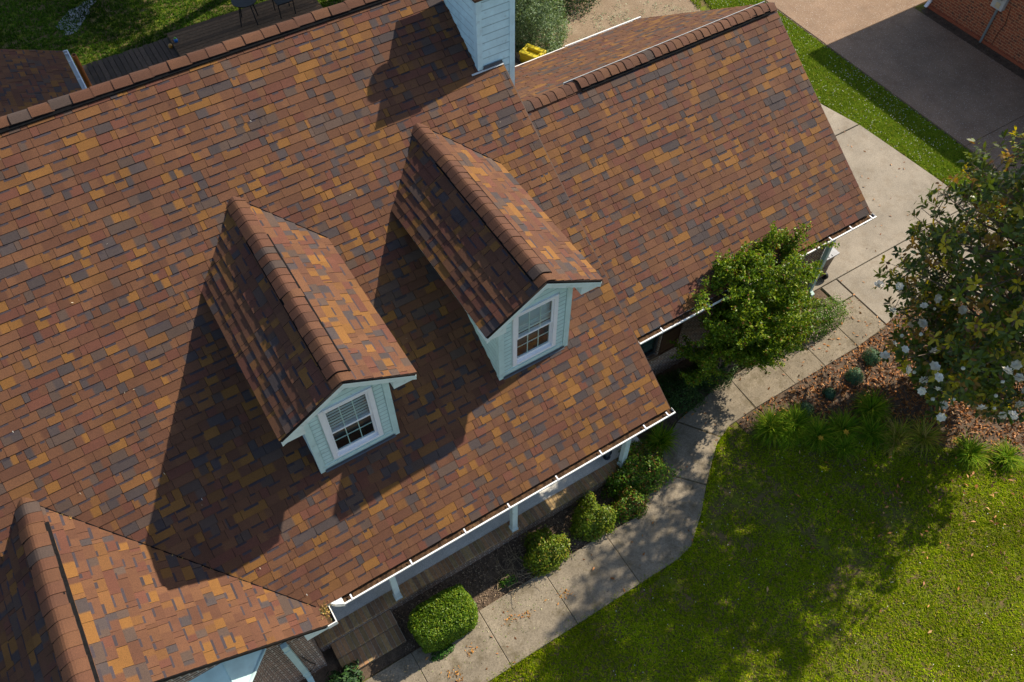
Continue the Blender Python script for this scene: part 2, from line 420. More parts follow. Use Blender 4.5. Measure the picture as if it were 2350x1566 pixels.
def ridge_caps(name, A, B, slope, parent, seed, hw=0.155, expo=0.155, lift0=0.0, lift1=0.0, lift=0.045, rad=0.05, vent_side=(1, 1), slope2=None):
    """overlapping cap shingles from A (uphill / far end) to B; between fractions lift0..lift1 they sit on a raised vent"""
    g = np.random.default_rng(seed)
    A = Vector(A); B = Vector(B); L = (B - A).length; d = (B - A).normalized()
    side = d.cross(Vector((0, 0, 1))).normalized(); up = Vector((0, 0, 1))
    slope2 = slope if slope2 is None else slope2
    n = max(1, int(round(L / expo))); ss = [-1, -0.72, -0.45, -0.22, 0, 0.22, 0.45, 0.72, 1]
    def prof(s, z):
        x = s * hw; sl = slope if s < 0 else slope2
        return side * x + up * (z - sl * (math.sqrt(x * x + rad * rad) - rad) * 1.0)
    mb = MB(); pal = [(0.098, 0.045, 0.025), (0.090, 0.040, 0.024), (0.082, 0.038, 0.024), (0.104, 0.048, 0.025), (0.058, 0.041, 0.035)]
    for i in range(n):
        t0, t1 = i / n, (i + 1) / n
        c = pal[g.choice(5, p=[0.3, 0.28, 0.2, 0.12, 0.10])]; k = g.uniform(0.9, 1.1); c = tuple(v * k for v in c)
        lf = lift if lift0 <= (t0 + t1) / 2 <= lift1 else 0.0
        jt = side * g.normal(0, 0.004); p0 = A + d * (L * t0 - 0.02) + jt; p1 = A + d * (L * t1 + g.normal(0, 0.008) * (i < n - 1)) + jt
        z0 = 0.012 + lf; z1 = 0.022 + lf + g.uniform(-.002, .004)
        top = [p0 + prof(s, z0) for s in ss] + [p1 + prof(s, z1) for s in ss]; m = len(ss)
        mb.add(top, [(j, j + 1, m + j + 1, m + j)[::-1] for j in range(m - 1)], c)
        e = (0.03, 0.018, 0.014)
        low = [p1 + prof(s, z1) for s in ss] + [p1 + prof(s, z1 - 0.02) - d * 0.003 for s in ss]
        mb.add(low, [(j, j + 1, m + j + 1, m + j)[::-1] for j in range(m - 1)], e)
        for s, q in ((-1, 1), (1, -1)):
            a = [p0 + prof(s, z0), p1 + prof(s, z1), p1 + prof(s, z1 - 0.014), p0 + prof(s, z0 - 0.012)]
            mb.add(a, [(0, 1, 2, 3)], e)
    o = mb.build(name, M_SH, parent)
    if lift1 > lift0:
        mv = MB(); a = A + d * (L * (math.floor(lift0 * n + 0.5) / n)); b = A + d * (L * (math.floor(lift1 * n + 0.5) / n))
        for s in (-1, 1):
            sl = slope if s < 0 else slope2
            e0, e1 = [], []
            for p in (a, b):
                inn = p + prof(s * 0.80, 0.05 if lift > 0.03 else 0.02); bot = p + prof(s * 0.93, -0.012); mid = p + prof(s * 0.90, 0.022 + lift * 0.7)
                e0 += [inn, mid]; e1 += [bot]
            mv.quad(e1[0], e1[1], e0[3], e0[1]); mv.quad(e0[1], e0[3], e0[2], e0[0])
            # dark slot lip that stands out along the roof beside the cap
            for p, q in ((a, b),):
                e_ = 1.21 if s < 0 else 1.07; o1 = p + prof(s * e_, 0.004); o2 = q + prof(s * e_, 0.004); i1 = p + prof(s * 0.9, 0.006); i2 = q + prof(s * 0.9, 0.006)
                mv.prism([o1, o2, i2, i1], (0, 0, 0.014))
        for p in (a, b):
            pts = [p + prof(s, 0.02 + lift) for s in ss] + [p + prof(s, -0.01) for s in ss[::-1]]
            mv.add(pts, [tuple(range(len(pts)))])
        mv.build('ridge_vent', M_BLACK, o)
    return o

# ================================================================== GROUND, PATHS, DRIVEWAYS
g = MB(); g.quad((-120, -120, 0), (120, -120, 0), (120, 120, 0), (-120, 120, 0))
tag(g.build('ground', M_LAWN), kind='structure')

def sheet(name, poly, z, mat):
    m = MB(); m.add([(x, y, z) for x, y in poly], [tuple(range(len(poly)))]); return tag(m.build(name, mat), kind='structure')

BED_P = [(-13, -0.66), (-7.2, -0.66), (-0.95, -0.74), (-0.07, -0.2), (0.6, 0.31), (1.15, 0.57), (2.22, 0.72), (6.0, 0.93), (6.1, 1.6), (5.7, 1.7), (0, 1.7), (0, 0.14), (-13, 0.14)]
sheet('planting_bed', BED_P, 0.008, M_MULCH)
BED_M = [(2.1, -0.08), (3.6, -0.06), (5.3, -0.06), (6.2, -0.0), (7.4, 0.14), (8.3, 0.1), (8.9, -1.2), (8.6, -3.4), (7.2, -4.05), (6.35, -3.75), (5.6, -3.1), (5.0, -2.5), (4.1, -1.75), (3.2, -1.1), (2.5, -0.75), (2.1, -0.5)]
sheet('magnolia_bed', BED_M, 0.009, M_MULCH)
sheet('neighbour_bed', [(16.35, -8), (16.8, -8), (16.8, 8.0), (16.5, 8.0), (16.35, 7.6)], 0.007, M_MULCH)
sheet('bare_dirt', [(3.5, 9.4), (9.8, 9.6), (10.9, 12.0), (12.2, 14.5), (14, 19), (3, 19), (2.6, 12)], 0.006, M_DIRT)
a = np.linspace(0, 2 * np.pi, 26, endpoint=False)
sheet('bare_patch', [(-5.7 + 0.62 * np.cos(t) * (1 + 0.25 * np.sin(5 * t + 1)), 21.4 + 0.5 * np.sin(t) * (1 + 0.3 * np.cos(3 * t)) + 0.5 * np.cos(t)) for t in a], 0.006,
      mat_plain('pale_ash', (0.30, 0.30, 0.30), 0.9, 0.3, 5))

# front walk: slabs with open joints
walk = MB(); xs = [-9.2, -7.2, -5.82, -4.45, -3.06, -1.67]; J = 0.004
for x0, x1 in zip(xs[:-1], xs[1:]):
    walk.slab([(x0 + J, -1.82), (x1 - J, -1.82), (x1 - J, -0.69), (x0 + J, -0.69)], -0.05, 0.047 + random.uniform(-.002, .003), 0.008)
walk.slab([(-1.67 + J, -1.82), (-0.80, -1.82), (-0.40, -1.74), (0.16, -1.34), (0.63 - J, -0.93), (-0.02 - J, -0.19), (-0.20, -0.33), (-0.95, -0.74), (-1.67 + J, -0.70)], -0.05, 0.045, 0.01)
walk.slab([(0.63 + J, -0.91), (1.42, -0.31), (1.56 - J, -0.26), (1.02 - J, 0.50), (0.6, 0.30), (-0.02 + J, -0.17)], -0.05, 0.049, 0.01)
walk.slab([(1.58 + J, -0.25), (1.9, -0.13), (2.62 - J, -0.10), (2.66 - J, 0.76), (2.22, 0.72), (1.04 + J, 0.51)], -0.05, 0.043, 0.01)
xs = [2.64, 3.75, 4.62, 5.6, 6.56]
for x0, x1 in zip(xs[:-1], xs[1:]):
    y = lambda x: 0.72 + (x - 2.2) * 0.06
    walk.slab([(x0 + J, -0.10), (x1 - J, -0.10 if x1 < 6 else -0.02), (x1 - J, y(x1)), (x0 + J, y(x0))], -0.05, 0.047 + random.uniform(-.002, .003), 0.008)
tag(walk.build('path', M_WALK), kind='structure')
jm = MB(); jm.add([(x, y, 0.040) for x, y in [(-9.2, -1.80), (-0.80, -1.80), (-0.40, -1.72), (0.16, -1.32), (1.42, -0.29), (1.9, -0.11), (6.5, -0.06), (6.5, 0.94), (2.22, 0.70), (1.04, 0.48), (0.6, 0.28), (-0.20, -0.35), (-0.95, -0.75), (-9.2, -0.71)]], [tuple(range(14))])
tag(jm.build('path_joint_fill', mat_concrete('joint_soil', (0.10, 0.078, 0.045), 0, (0.05, 0.05, 0.02), 0.6)), kind='structure')

drive = MB()
drive.slab([(6.58 + J, 0.02), (7.4, 0.16), (8.6, 0.15), (8.95, -1.2), (8.75, -14), (11.6, -14), (11.25, 0.0), (11.2, 1.55 - J), (6.58 + J, 1.55 - J)], -0.05, 0.05, 0.012)
drive.slab([(6.1, 1.0), (6.56 - J, 1.0), (6.56 - J, 1.55 - J), (6.1, 1.55 - J)], -0.05, 0.046, 0.01)
drive.slab([(5.8, 1.56 + J), (11.2, 1.56 + J), (11.16, 2.7), (11.08, 3.87), (10.98, 5.17 - J), (5.8, 5.17 - J)], -0.05, 0.05, 0.012)
drive.slab([(5.8, 5.19 + J), (10.97, 5.19 + J), (10.72, 6.3), (10.5, 9.0), (5.8, 9.0)], -0.05, 0.05, 0.012)
tag(drive.build('driveway', M_DRIVE), kind='structure')
nd = MB()
for y0, y1 in ((-14, -7), (-7, -2), (-2, 3.07), (3.07, 8.22), (8.22, 13.5), (13.5, 22)):
    nd.slab([(12.74, y0 + J), (16.36 if y1 < 8.5 else 17.6, y0 + J), (16.36 if y1 < 8.5 else 17.6, y1 - J), (12.74, y1 - J)], -0.05, 0.04, 0.012)
tag(nd.build('neighbour_driveway', M_AGG), kind='structure')
ed = MB(); ed.slab([(12.69, -14), (12.73, -14), (12.73, 22), (12.69, 22)], -0.05, 0.03, 0.0)
tag(ed.build('driveway_edging', M_MULCH), kind='structure')

# ================================================================== HOUSE
house = tag(empty('house', (-4, 4, 0)), 'house with brown shingle roofs, two blue-green dormers and a porch under its white front gutter', 'house')

# --- roofs
V = (0, 1, MS)
roof = shingles('main_roof', (-14.5, 0, ZE), (1, 0, 0), V, 14.5, YR * math.hypot(1, MS) - 0.02, house, 1)
shingles('main_roof_rear', (0, 2 * YR, ZE), (-1, 0, 0), (0, -1, MS), 14.5, YR * math.hypot(1, MS) - 0.02, house, 2)
ridge_caps('ridge_cap', (0.0, YR, ZR), (-14.5, YR, ZR), MS, roof, 3, hw=0.132, expo=0.30, lift0=0.0, lift1=1.0, lift=0.03)
wz = ZE - 0.05 + MS * WYR
wroof = shingles('wing_roof', (0.0, WY0, ZE - 0.05 + MS * WY0), (1, 0, 0), V, WX, (WYR - WY0) * math.hypot(1, MS) - 0.01, house, 4)
shingles('wing_roof_rear', (WX + 0.05, WYR + 3.9, wz - MS * 3.9), (-1, 0, 0), (0, -1, MS), WX + 0.05, 3.9 * math.hypot(1, MS) - 0.01, house, 5)
ridge_caps('ridge_cap', (WX - 0.02, WYR, wz), (0.02, WYR, wz), MS, wroof, 6, hw=0.14, expo=0.165, lift0=0.03, lift1=0.80, lift=0.035)
proof = shingles('porch_roof', (GX + GW, GY0, ZE), (0, 1, 0), (-1, 0, GS), 3.6, GW * math.hypot(1, GS) - 0.01, house, 7)
shingles('porch_roof_left', (GX - GW, 3.3, ZE), (0, -1, 0), (1, 0, GS), 3.3 - GY0, GW * math.hypot(1, GS) - 0.01, house, 8)
ridge_caps('ridge_cap', (GX, 3.02, GZR), (GX, GY0 - 0.01, GZR), GS, proof, 9, hw=0.17, expo=0.20, lift0=0.17, lift1=0.97, lift=0.04)
# rear ell behind the main ridge
ell = shingles('ell_roof', (-6.5, 9.0, 2.5), (0, 1, 0), (-1, 0, 0.42), 6.8, 4.5, house, 10)
shingles('ell_roof_left', (-14.6, 15.8, 2.5), (0, -1, 0), (1, 0, 0.42), 6.8, 4.3, house, 40)
m = MB(); 
for z in (0,):
    m.box(-6.49, -6.38, 8.2, 13.9, 2.36, 2.46)
    m.quad((-6.50, 8.2, 2.525), (-6.50, 13.9, 2.525), (-6.37, 13.9, 2.462), (-6.37, 8.2, 2.462))
m.build('gutter_cover', M_CONDUIT, house)
m = MB(); m.box(-6.40, -6.375, 13.9, 15.8, 2.36, 2.49); m.box(-6.49, -6.38, 13.9, 15.8, 2.36, 2.375); m.box(-6.49, -6.38, 15.79, 15.81, 2.36, 2.49)
for y in (14.5, 15.3, 15.66): m.box(-6.49, -6.38, y, y + 0.02, 2.47, 2.487)
m.build('gutter', M_GUTTER, house)

# --- step flashing where the main rake overlaps the wing
m = MB(); n_ = Vector((0, -MS, 1)).normalized()
def on_main(x, y, h=0): return Vector((x, y, ZE + MS * y)) + n_ * h
m.prism([on_main(-0.004, 0.0, -0.10), on_main(-0.004, YR, -0.10), on_main(-0.004, YR, 0.004), on_main(-0.004, 0, 0.004)], (0.018, 0, 0))
m.build('rake_edge', M_SHUT, house)
m = MB(); m.prism([on_main(WX + 0.002, WY0, -0.22), on_main(WX + 0.002, WYR, -0.22), on_main(WX + 0.002, WYR, -0.05), on_main(WX + 0.002, WY0, -0.05)], (0.012, 0, 0))
m.build('wing_rake', M_SHUT, house)
# dark valley cut lines beside the dormers and the porch gable
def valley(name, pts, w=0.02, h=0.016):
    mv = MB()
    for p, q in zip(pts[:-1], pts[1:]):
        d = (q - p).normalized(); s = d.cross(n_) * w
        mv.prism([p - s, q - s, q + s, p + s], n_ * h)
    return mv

# --- walls
w = MB()
w.box(-13.6, -0.02, 1.72, 1.9, 0.0, 3.3); w.box(-13.6, -0.12, 12.4, 12.6, 0, 3.2)
w.prism([(-0.13, 1.9, 0), (-0.13, 12.4, 0), (-0.13, 12.4, 3.2), (-0.13, YR, ZR - 0.22), (-0.13, 1.9, 3.25)], (0.12, 0, 0))
w.build('wall', M_BRICK, house)
w = MB()
WZ0, WZ1 = 0.0, 3.12
# wing front wall with a window opening x .30..1.22, z .95..2.35
w.box(-0.01, 0.30, 1.65, 1.82, 0, WZ1); w.box(1.22, 5.68, 1.65, 1.82, 0, WZ1); w.box(0.30, 1.22, 1.65, 1.82, 0, 0.95); w.box(0.30, 1.22, 1.65, 1.82, 2.35, WZ1)
w.prism([(5.56, 1.82, 0), (5.56, 8.3, 0), (5.56, 8.3, 2.85), (5.56, WYR, wz - 0.15), (5.56, 1.82, 3.1)], (0.12, 0, 0))
w.box(0, 5.56, 8.3, 8.45, 0, 2.85)
w.build('wing_wall', M_BRICK, house)
m = MB(); m.box(0.28, 1.24, 1.60, 1.70, 0.885, 0.948); m.build('window_sill', M_ROWLOCK, house).data.attributes['tone'].data.foreach_set('color', [0.2, 0.13, 0.085, 1] * 8)
m = MB(); m.quad((0.30, 1.75, 0.95), (1.22, 1.75, 0.95), (1.22, 1.75, 2.35), (0.30, 1.75, 2.35)); wn = m.build('wing_window', M_GLASS, house)
m = MB()
for x0, x1, z0, z1 in ((0.30, 0.35, 0.95, 2.35), (1.17, 1.22, 0.95, 2.35), (0.35, 1.17, 0.95, 1.0), (0.35, 1.17, 2.3, 2.35), (0.35, 1.17, 1.63, 1.68)): m.box(x0, x1, 1.70, 1.74, z0, z1)
for x in (0.62, 0.89): m.box(x, x + 0.018, 1.735, 1.743, 1.0, 2.3)
for z in (1.32, 1.98): m.box(0.35, 1.17, 1.733, 1.741, z, z + 0.018)
m.build('window_frame', mat_plain('dark_frame', (0.03, 0.035, 0.04), 0.5, 0.1), wn)
m = MB(); m.box(0.29, 1.23, 1.80, 1.815, 0.93, 2.37); m.build('interior', M_ROOM, wn)
m = MB(); m.box(1.25, 1.27, 1.615, 1.648, 0.9, 2.38); m.box(1.70, 1.72, 1.615, 1.648, 0.9, 2.38)
for z in (0.9, 1.6, 2.34): m.box(1.27, 1.70, 1.615, 1.648, z, z + 0.05)
m.box(1.27, 1.70, 1.635, 1.648, 0.95, 2.34)
m.build('shutter', M_SHUT, house)
# fascia, soffit under the eaves
m = MB(); m.box(-6.70, 0.0, 0.03, 0.05, ZE - 0.19, ZE - 0.03); m.box(-6.9, -0.03, 0.05, 1.72, ZE - 0.215, ZE - 0.192)
m.box(0.02, WX, WY0 + 0.03, WY0 + 0.05, ZE - 0.05 + MS * WY0 - 0.19, ZE - 0.05 + MS * WY0 - 0.03); m.box(0.02, WX, WY0 + 0.05, 1.65, 2.78, 2.80)
m.build('fascia', M_TRIM, house)
m = MB(); m.box(-6.75, -0.06, 0.16, 0.30, ZE - 0.42, ZE - 0.216); m.build('porch_beam', M_TRIM, house)

# --- front gutters
def gutter_x(name, x0, x1, yb, z, hang, parent, debris=True):
    """K-style gutter along X whose back is at yb; z = top lip"""
    D = 0.125; t = 0.006
    g_ = MB()
    prof = [(yb, z - 0.06), (yb, z - 0.105), (yb - 0.075, z - 0.105), (yb - 0.10, z - 0.05), (yb - D, z - 0.03), (yb - D, z + 0.004), (yb - D + 0.024, z + 0.004), (yb - D + 0.024, z - 0.004), (yb - D + 0.007, z - 0.006), (yb - D + 0.007, z - 0.026), (yb - 0.093, z - 0.044), (yb - 0.07, z - 0.098), (yb - t, z - 0.098), (yb - t, z - 0.06)]
    g_.prism([(x0, y, zz) for y, zz in prof], (x1 - x0, 0, 0))
    for x in (x0, x1 - 0.004):
        g_.prism([(x, yb - 0.002, z + 0.003), (x, yb - 0.002, z - 0.10), (x, yb - 0.073, z - 0.10), (x, yb - 0.098, z - 0.05), (x, yb - D + 0.003, z - 0.03), (x, yb - D + 0.003, z + 0.003)], (0.004, 0, 0))
    o = g_.build(name, M_GUTTER, parent)
    for x in hang:
        h = MB(); h.box(x - 0.012, x + 0.012, yb - D + 0.006, yb - 0.03, z + 0.006, z + 0.014); h.box(x - 0.010, x + 0.010, yb - D + 0.03, yb - D + 0.05, z - 0.02, z + 0.006); h.build('hanger', M_WHITE, o)
    if debris:
        n = int((x1 - x0) / 0.06); d = MB(); ys = (yb - 0.088, yb - 0.045, yb + 0.028)
        hh = [[z - 0.05 + 0.028 * random.random() for _ in ys] for _ in range(n + 1)]
        d.add([(x0 + 0.006 + (x1 - x0 - 0.012) * i / n, y, hh[i][j]) for i in range(n + 1) for j, y in enumerate(ys)],
              [(i * 3 + j, (i + 1) * 3 + j, (i + 1) * 3 + j + 1, i * 3 + j + 1) for i in range(n) for j in range(2)])
        d.build('debris', M_DEBRIS, o)
    return o
gutter_x('gutter', -6.44, 0.05, 0.0, ZE - 0.03, [-6.3, -5.25, -4.26, -3.42, -2.46, -1.55, -0.60, -0.10], house)
WZE = ZE - 0.05 + MS * WY0
gutter_x('gutter', 0.03, WX + 0.05, WY0, WZE - 0.03, [0.55, 1.6, 2.7, 3.9, 4.7, 5.25, 5.8], house)
m = MB(); m.box(0.3, WX + 0.05, WYR + 3.955, WYR + 3.98, wz - MS * 3.9 - 0.10, wz - MS * 3.9 - 0.030)
m.box(3.75, 6.0, WYR + 3.962, WYR + 3.992, wz - MS * 3.9 - 0.11, wz - MS * 3.9 - 0.012)
m.build('gutter', M_GUTTER, house)
m = MB(); a0 = Vector((1.0, WYR + 0.18, wz - 0.055)); a0 = a0 - Vector((0, 0, 0.012)); m.prism([a0 - Vector((0, 0, .05)), a0 + Vector((4.82, 0, -.05)), a0 + Vector((4.82, 0.012, -0.05)), a0 + Vector((0, 0.012, -0.05))], (0, 0, 0.076)); 
m.build('vent_trim', M_GREY, house)
# pieces of gutter at the valley corner of the porch gable
m = MB()
m.prism([(-6.62, -0.005, ZE - 0.13), (-6.44, -0.005, ZE - 0.13), (-6.44, -0.12, ZE - 0.13), (-6.56, -0.06, ZE - 0.13)], (0, 0, 0.13))
m.box(-6.665, -6.65, -0.29, -0.02, ZE - 0.13, ZE - 0.02); m.box(-6.79, -6.65, -0.29, -0.02, ZE - 0.14, ZE - 0.125); m.box(-6.80, -6.65, -0.305, -0.29, ZE - 0.13, ZE - 0.015)
gc = m.build('gutter_corner', M_GUTTER, house)
m = MB(); m.quad((-6.78, -0.288, ZE - 0.05), (-6.667, -0.288, ZE - 0.06), (-6.667, -0.02, ZE - 0.05), (-6.78, -0.02, ZE - 0.04)); m.build('debris', M_DEBRIS, gc)

# --- porch
pf = MB(); pf.slab([(-7.14, 0.375), (-0.02, 0.375), (-0.02, 1.72), (-7.14, 1.72)], 0.1, 0.352); pf.build('porch_floor', M_PORCH, house)
def rowlock(name, x0, x1, y0, y1, z0, z1, parent, along='x', cell=0.083, mortar=(0.42, 0.37, 0.30)):
    mb = MB(); mb.box(x0, x1, y0, y1, z0, z1 - 0.006, mortar)
    n = int((x1 - x0) / cell); gg = random.Random(int(abs(x0 * 100)) + int(abs(y0) * 1000))
    for i in range(n):
        a_ = x0 + i * (x1 - x0) / n; b_ = a_ + (x1 - x0) / n - 0.011
        k = gg.uniform(0.75, 1.25); c = gg.choice([(0.36, 0.20, 0.10), (0.27, 0.165, 0.095), (0.40, 0.25, 0.115), (0.31, 0.21, 0.10)])
        mb.box(a_, b_, y0 - 0.002, y1, z0 + 0.01, z1, tuple(v * k for v in c))
    return mb.build(name, M_ROWLOCK, parent)
rowlock('porch_edge', -7.14, -0.02, 0.13, 0.372, 0.285, 0.357, house)
m = MB(); m.box(-7.14, -0.02, 0.136, 0.36, 0.0, 0.284); m.build('porch_face', M_BRICK, house)
rowlock('porch_step', -6.96, -5.80, -0.14, 0.128, 0.115, 0.20, house)
rowlock('porch_step', -6.96, -5.80, -0.46, -0.143, 0.0, 0.085, house)
m = MB(); m.box(-6.96, -5.80, -0.135, 0.125, 0, 0.114); m.build('step_core', M_BRICK, house)
for x in (-0.66, -3.15, -5.58):
    p = MB(); p.box(x - 0.055, x + 0.055, 0.15, 0.26, 0.358, ZE - 0.21); po = p.build('post', M_TRIM, house, bevel=0.008)
    c = MB(); c.box(x - 0.068, x + 0.068, 0.137, 0.273, 0.3575, 0.43); c.build('post_base', M_TRIM, po, bevel=0.006)
    if x > -1:
        c = MB()
        for k in (-0.035, -0.012, 0.012, 0.035): c.box(x + k - 0.006, x + k + 0.006, 0.142, 0.1505, 0.45, ZE - 0.47)
        c.build('fluting', M_TRIM, po)
# brick front under the porch gable, its return and the soffit corner
w = MB(); w.box(-12.3, -7.15, -0.10, 0.1, 0, 2.2); w.box(-7.33, -7.151, 0.1, 1.72, 0, 2.2)
w.prism([(-12.3, -0.10, 2.2), (-7.15, -0.10, 2.2), (GX, -0.10, GZR - 0.2)], (0, 0.2, 0)); w.build('gable_wall', M_BRICK, house)
m = MB(); m.box(-7.16, GX + GW, GY0 + 0.01, 0.0, ZE - 0.16, ZE - 0.14); m.box(-7.16, -6.81, -0.0, 1.72, ZE - 0.16, ZE - 0.14)
m.prism([(GX + GW - 0.02, GY0 + 0.006, ZE - 0.16), (GX + GW - 0.02, GY0 + 0.006, ZE - 0.08), (-7.16, GY0 + 0.006, ZE + 0.16), (-7.16, GY0 + 0.006, ZE - 0.16)], (0, 0.02, 0))
m.build('soffit_return', M_TRIM, house)
# bay window with a hipped metal roof
bay = MB()
b0 = [(-7.74, -0.10), (-8.30, -0.62), (-10.9, -0.62), (-11.46, -0.10)]
zb = 2.25; zt = 2.62
bot = [Vector((x, y, zb)) for x, y in b0]; top = [Vector((-8.3, -0.10, zt)), Vector((-10.9, -0.10, zt))]
bay.add(bot + top, [(0, 4, 1), (1, 4, 5, 2), (2, 5, 3)]); bay.add([v + Vector((0, 0, -0.05)) for v in bot] + bot, [(0, 1, 5, 4)[::-1], (1, 2, 6, 5)[::-1], (2, 3, 7, 6)[::-1]])
bay.add([v + Vector((0, 0, -0.05)) for v in bot], [(0, 1, 2, 3)])
br = bay.build('bay_roof', M_METALB, house)
m = MB()
for p, q in ((bot[0], bot[1]), (bot[1], bot[2])): m.tube([p + Vector((0, 0, 0.0)), q], 0.028, 6)
for p, q in ((top[0], bot[1]),): m.tube([p, q], 0.012, 6)
for k in (0.33, 0.66):
    m.tube([top[0].lerp(top[1], k), bot[1].lerp(bot[2], k)], 0.01, 6)
m.build('bay_seam', M_METALB, br)
w = MB(); bw = [(-7.86, -0.10), (-8.36, -0.54), (-10.84, -0.54), (-11.34, -0.10)]
w.prism([(x, y, 0) for x, y in bw], (0, 0, zb - 0.055)); w.build('bay_wall', M_BRICK, house)

# --- downspouts
def downspout(name, pts, sx, sy, parent, mat):
    mb = MB()
    for p, q in zip(pts[:-1], pts[1:]):
        p = Vector(p); q = Vector(q)
        a_ = [(-sx, -sy), (sx, -sy), (sx, sy), (-sx, sy)]
        d = q - p
        if abs(d.z) > 0.5 * d.length: ring = [Vector((x, y, 0)) for x, y in a_]
        else: ring = [Vector((x, 0, y)) for x, y in a_]
        vs = [p + v for v in ring] + [q + v for v in ring]
        mb.add(vs, [(0, 1, 2, 3)[::-1], (4, 5, 6, 7)] + [(i, (i + 1) % 4, 4 + (i + 1) % 4, 4 + i) for i in range(4)])
    return mb.build(name, mat, parent, bevel=0.008)
downspout('downspout', [(5.73, 1.60, 2.60), (5.73, 1.60, 0.12), (5.73, 1.46, 0.06)], 0.048, 0.05, house, M_METALB)
downspout('downspout', [(5.73, 1.15, WZE - 0.13), (5.73, 1.15, WZE - 0.2), (5.73, 1.60, 2.60)], 0.048, 0.05, house, M_METALB)
downspout('downspout', [(-7.50, -0.15, 2.08), (-7.50, -0.15, 0.16), (-7.50, -0.30, 0.08)], 0.05, 0.042, house, M_METALB)
for z in (0.45, 1.85):
    m = MB(); m.box(-7.555, -7.445, -0.20, -0.10, z, z + 0.035); m.build('downspout_strap', M_METALB, house)
m = MB(); m.tube([(-7.40, -0.115, 1.1), (-7.36, -0.12, 0.7), (-7.30, -0.12, 0.45), (-7.42, -0.13, 0.30), (-7.6, -0.13, 0.28)], 0.008, 6); m.build('cable', M_BLK, house)

# --- lap siding as real boards
def lap(mb, A, B, z0, z1, nrm, expo, clip=None, proud=0.012):
    """boards between the vertical edges at A and B (xy), outward normal nrm; clip(z)->(a,b) fractions"""
    A = Vector((*A, 0)); B = Vector((*B, 0)); n3 = Vector((*nrm, 0)); z = z0
    while z < z1 - 1e-4:
        zz = min(z1, z + expo); f0, f1 = clip(z) if clip else (0, 1); g0, g1 = clip(zz) if clip else (0, 1)
        if f1 - f0 > 0.01:
            g1 = max(g1, g0 + 0.001)
            a_ = A.lerp(B, f0) + n3 * proud + Vector((0, 0, z)); b_ = A.lerp(B, f1) + n3 * proud + Vector((0, 0, z))
            c_ = A.lerp(B, g1) + n3 * 0.001 + Vector((0, 0, zz)); d_ = A.lerp(B, g0) + n3 * 0.001 + Vector((0, 0, zz))
            k = 1 - min(0.9, (0.030 if expo < 0.12 else 0.026) / max(zz - z, 0.012)); e_ = a_.lerp(d_, k); h_ = b_.lerp(c_, k); mb.quad(a_, b_, h_, e_); mb.quad(e_, h_, c_, d_, (0.58, 0.62, 0.64)); mb.quad(A.lerp(B, f0) + Vector((0, 0, z)), A.lerp(B, f1) + Vector((0, 0, z)), b_, a_)  # dark top strip: shade line under the upper lap, put into the colour
        z = zz
    return mb

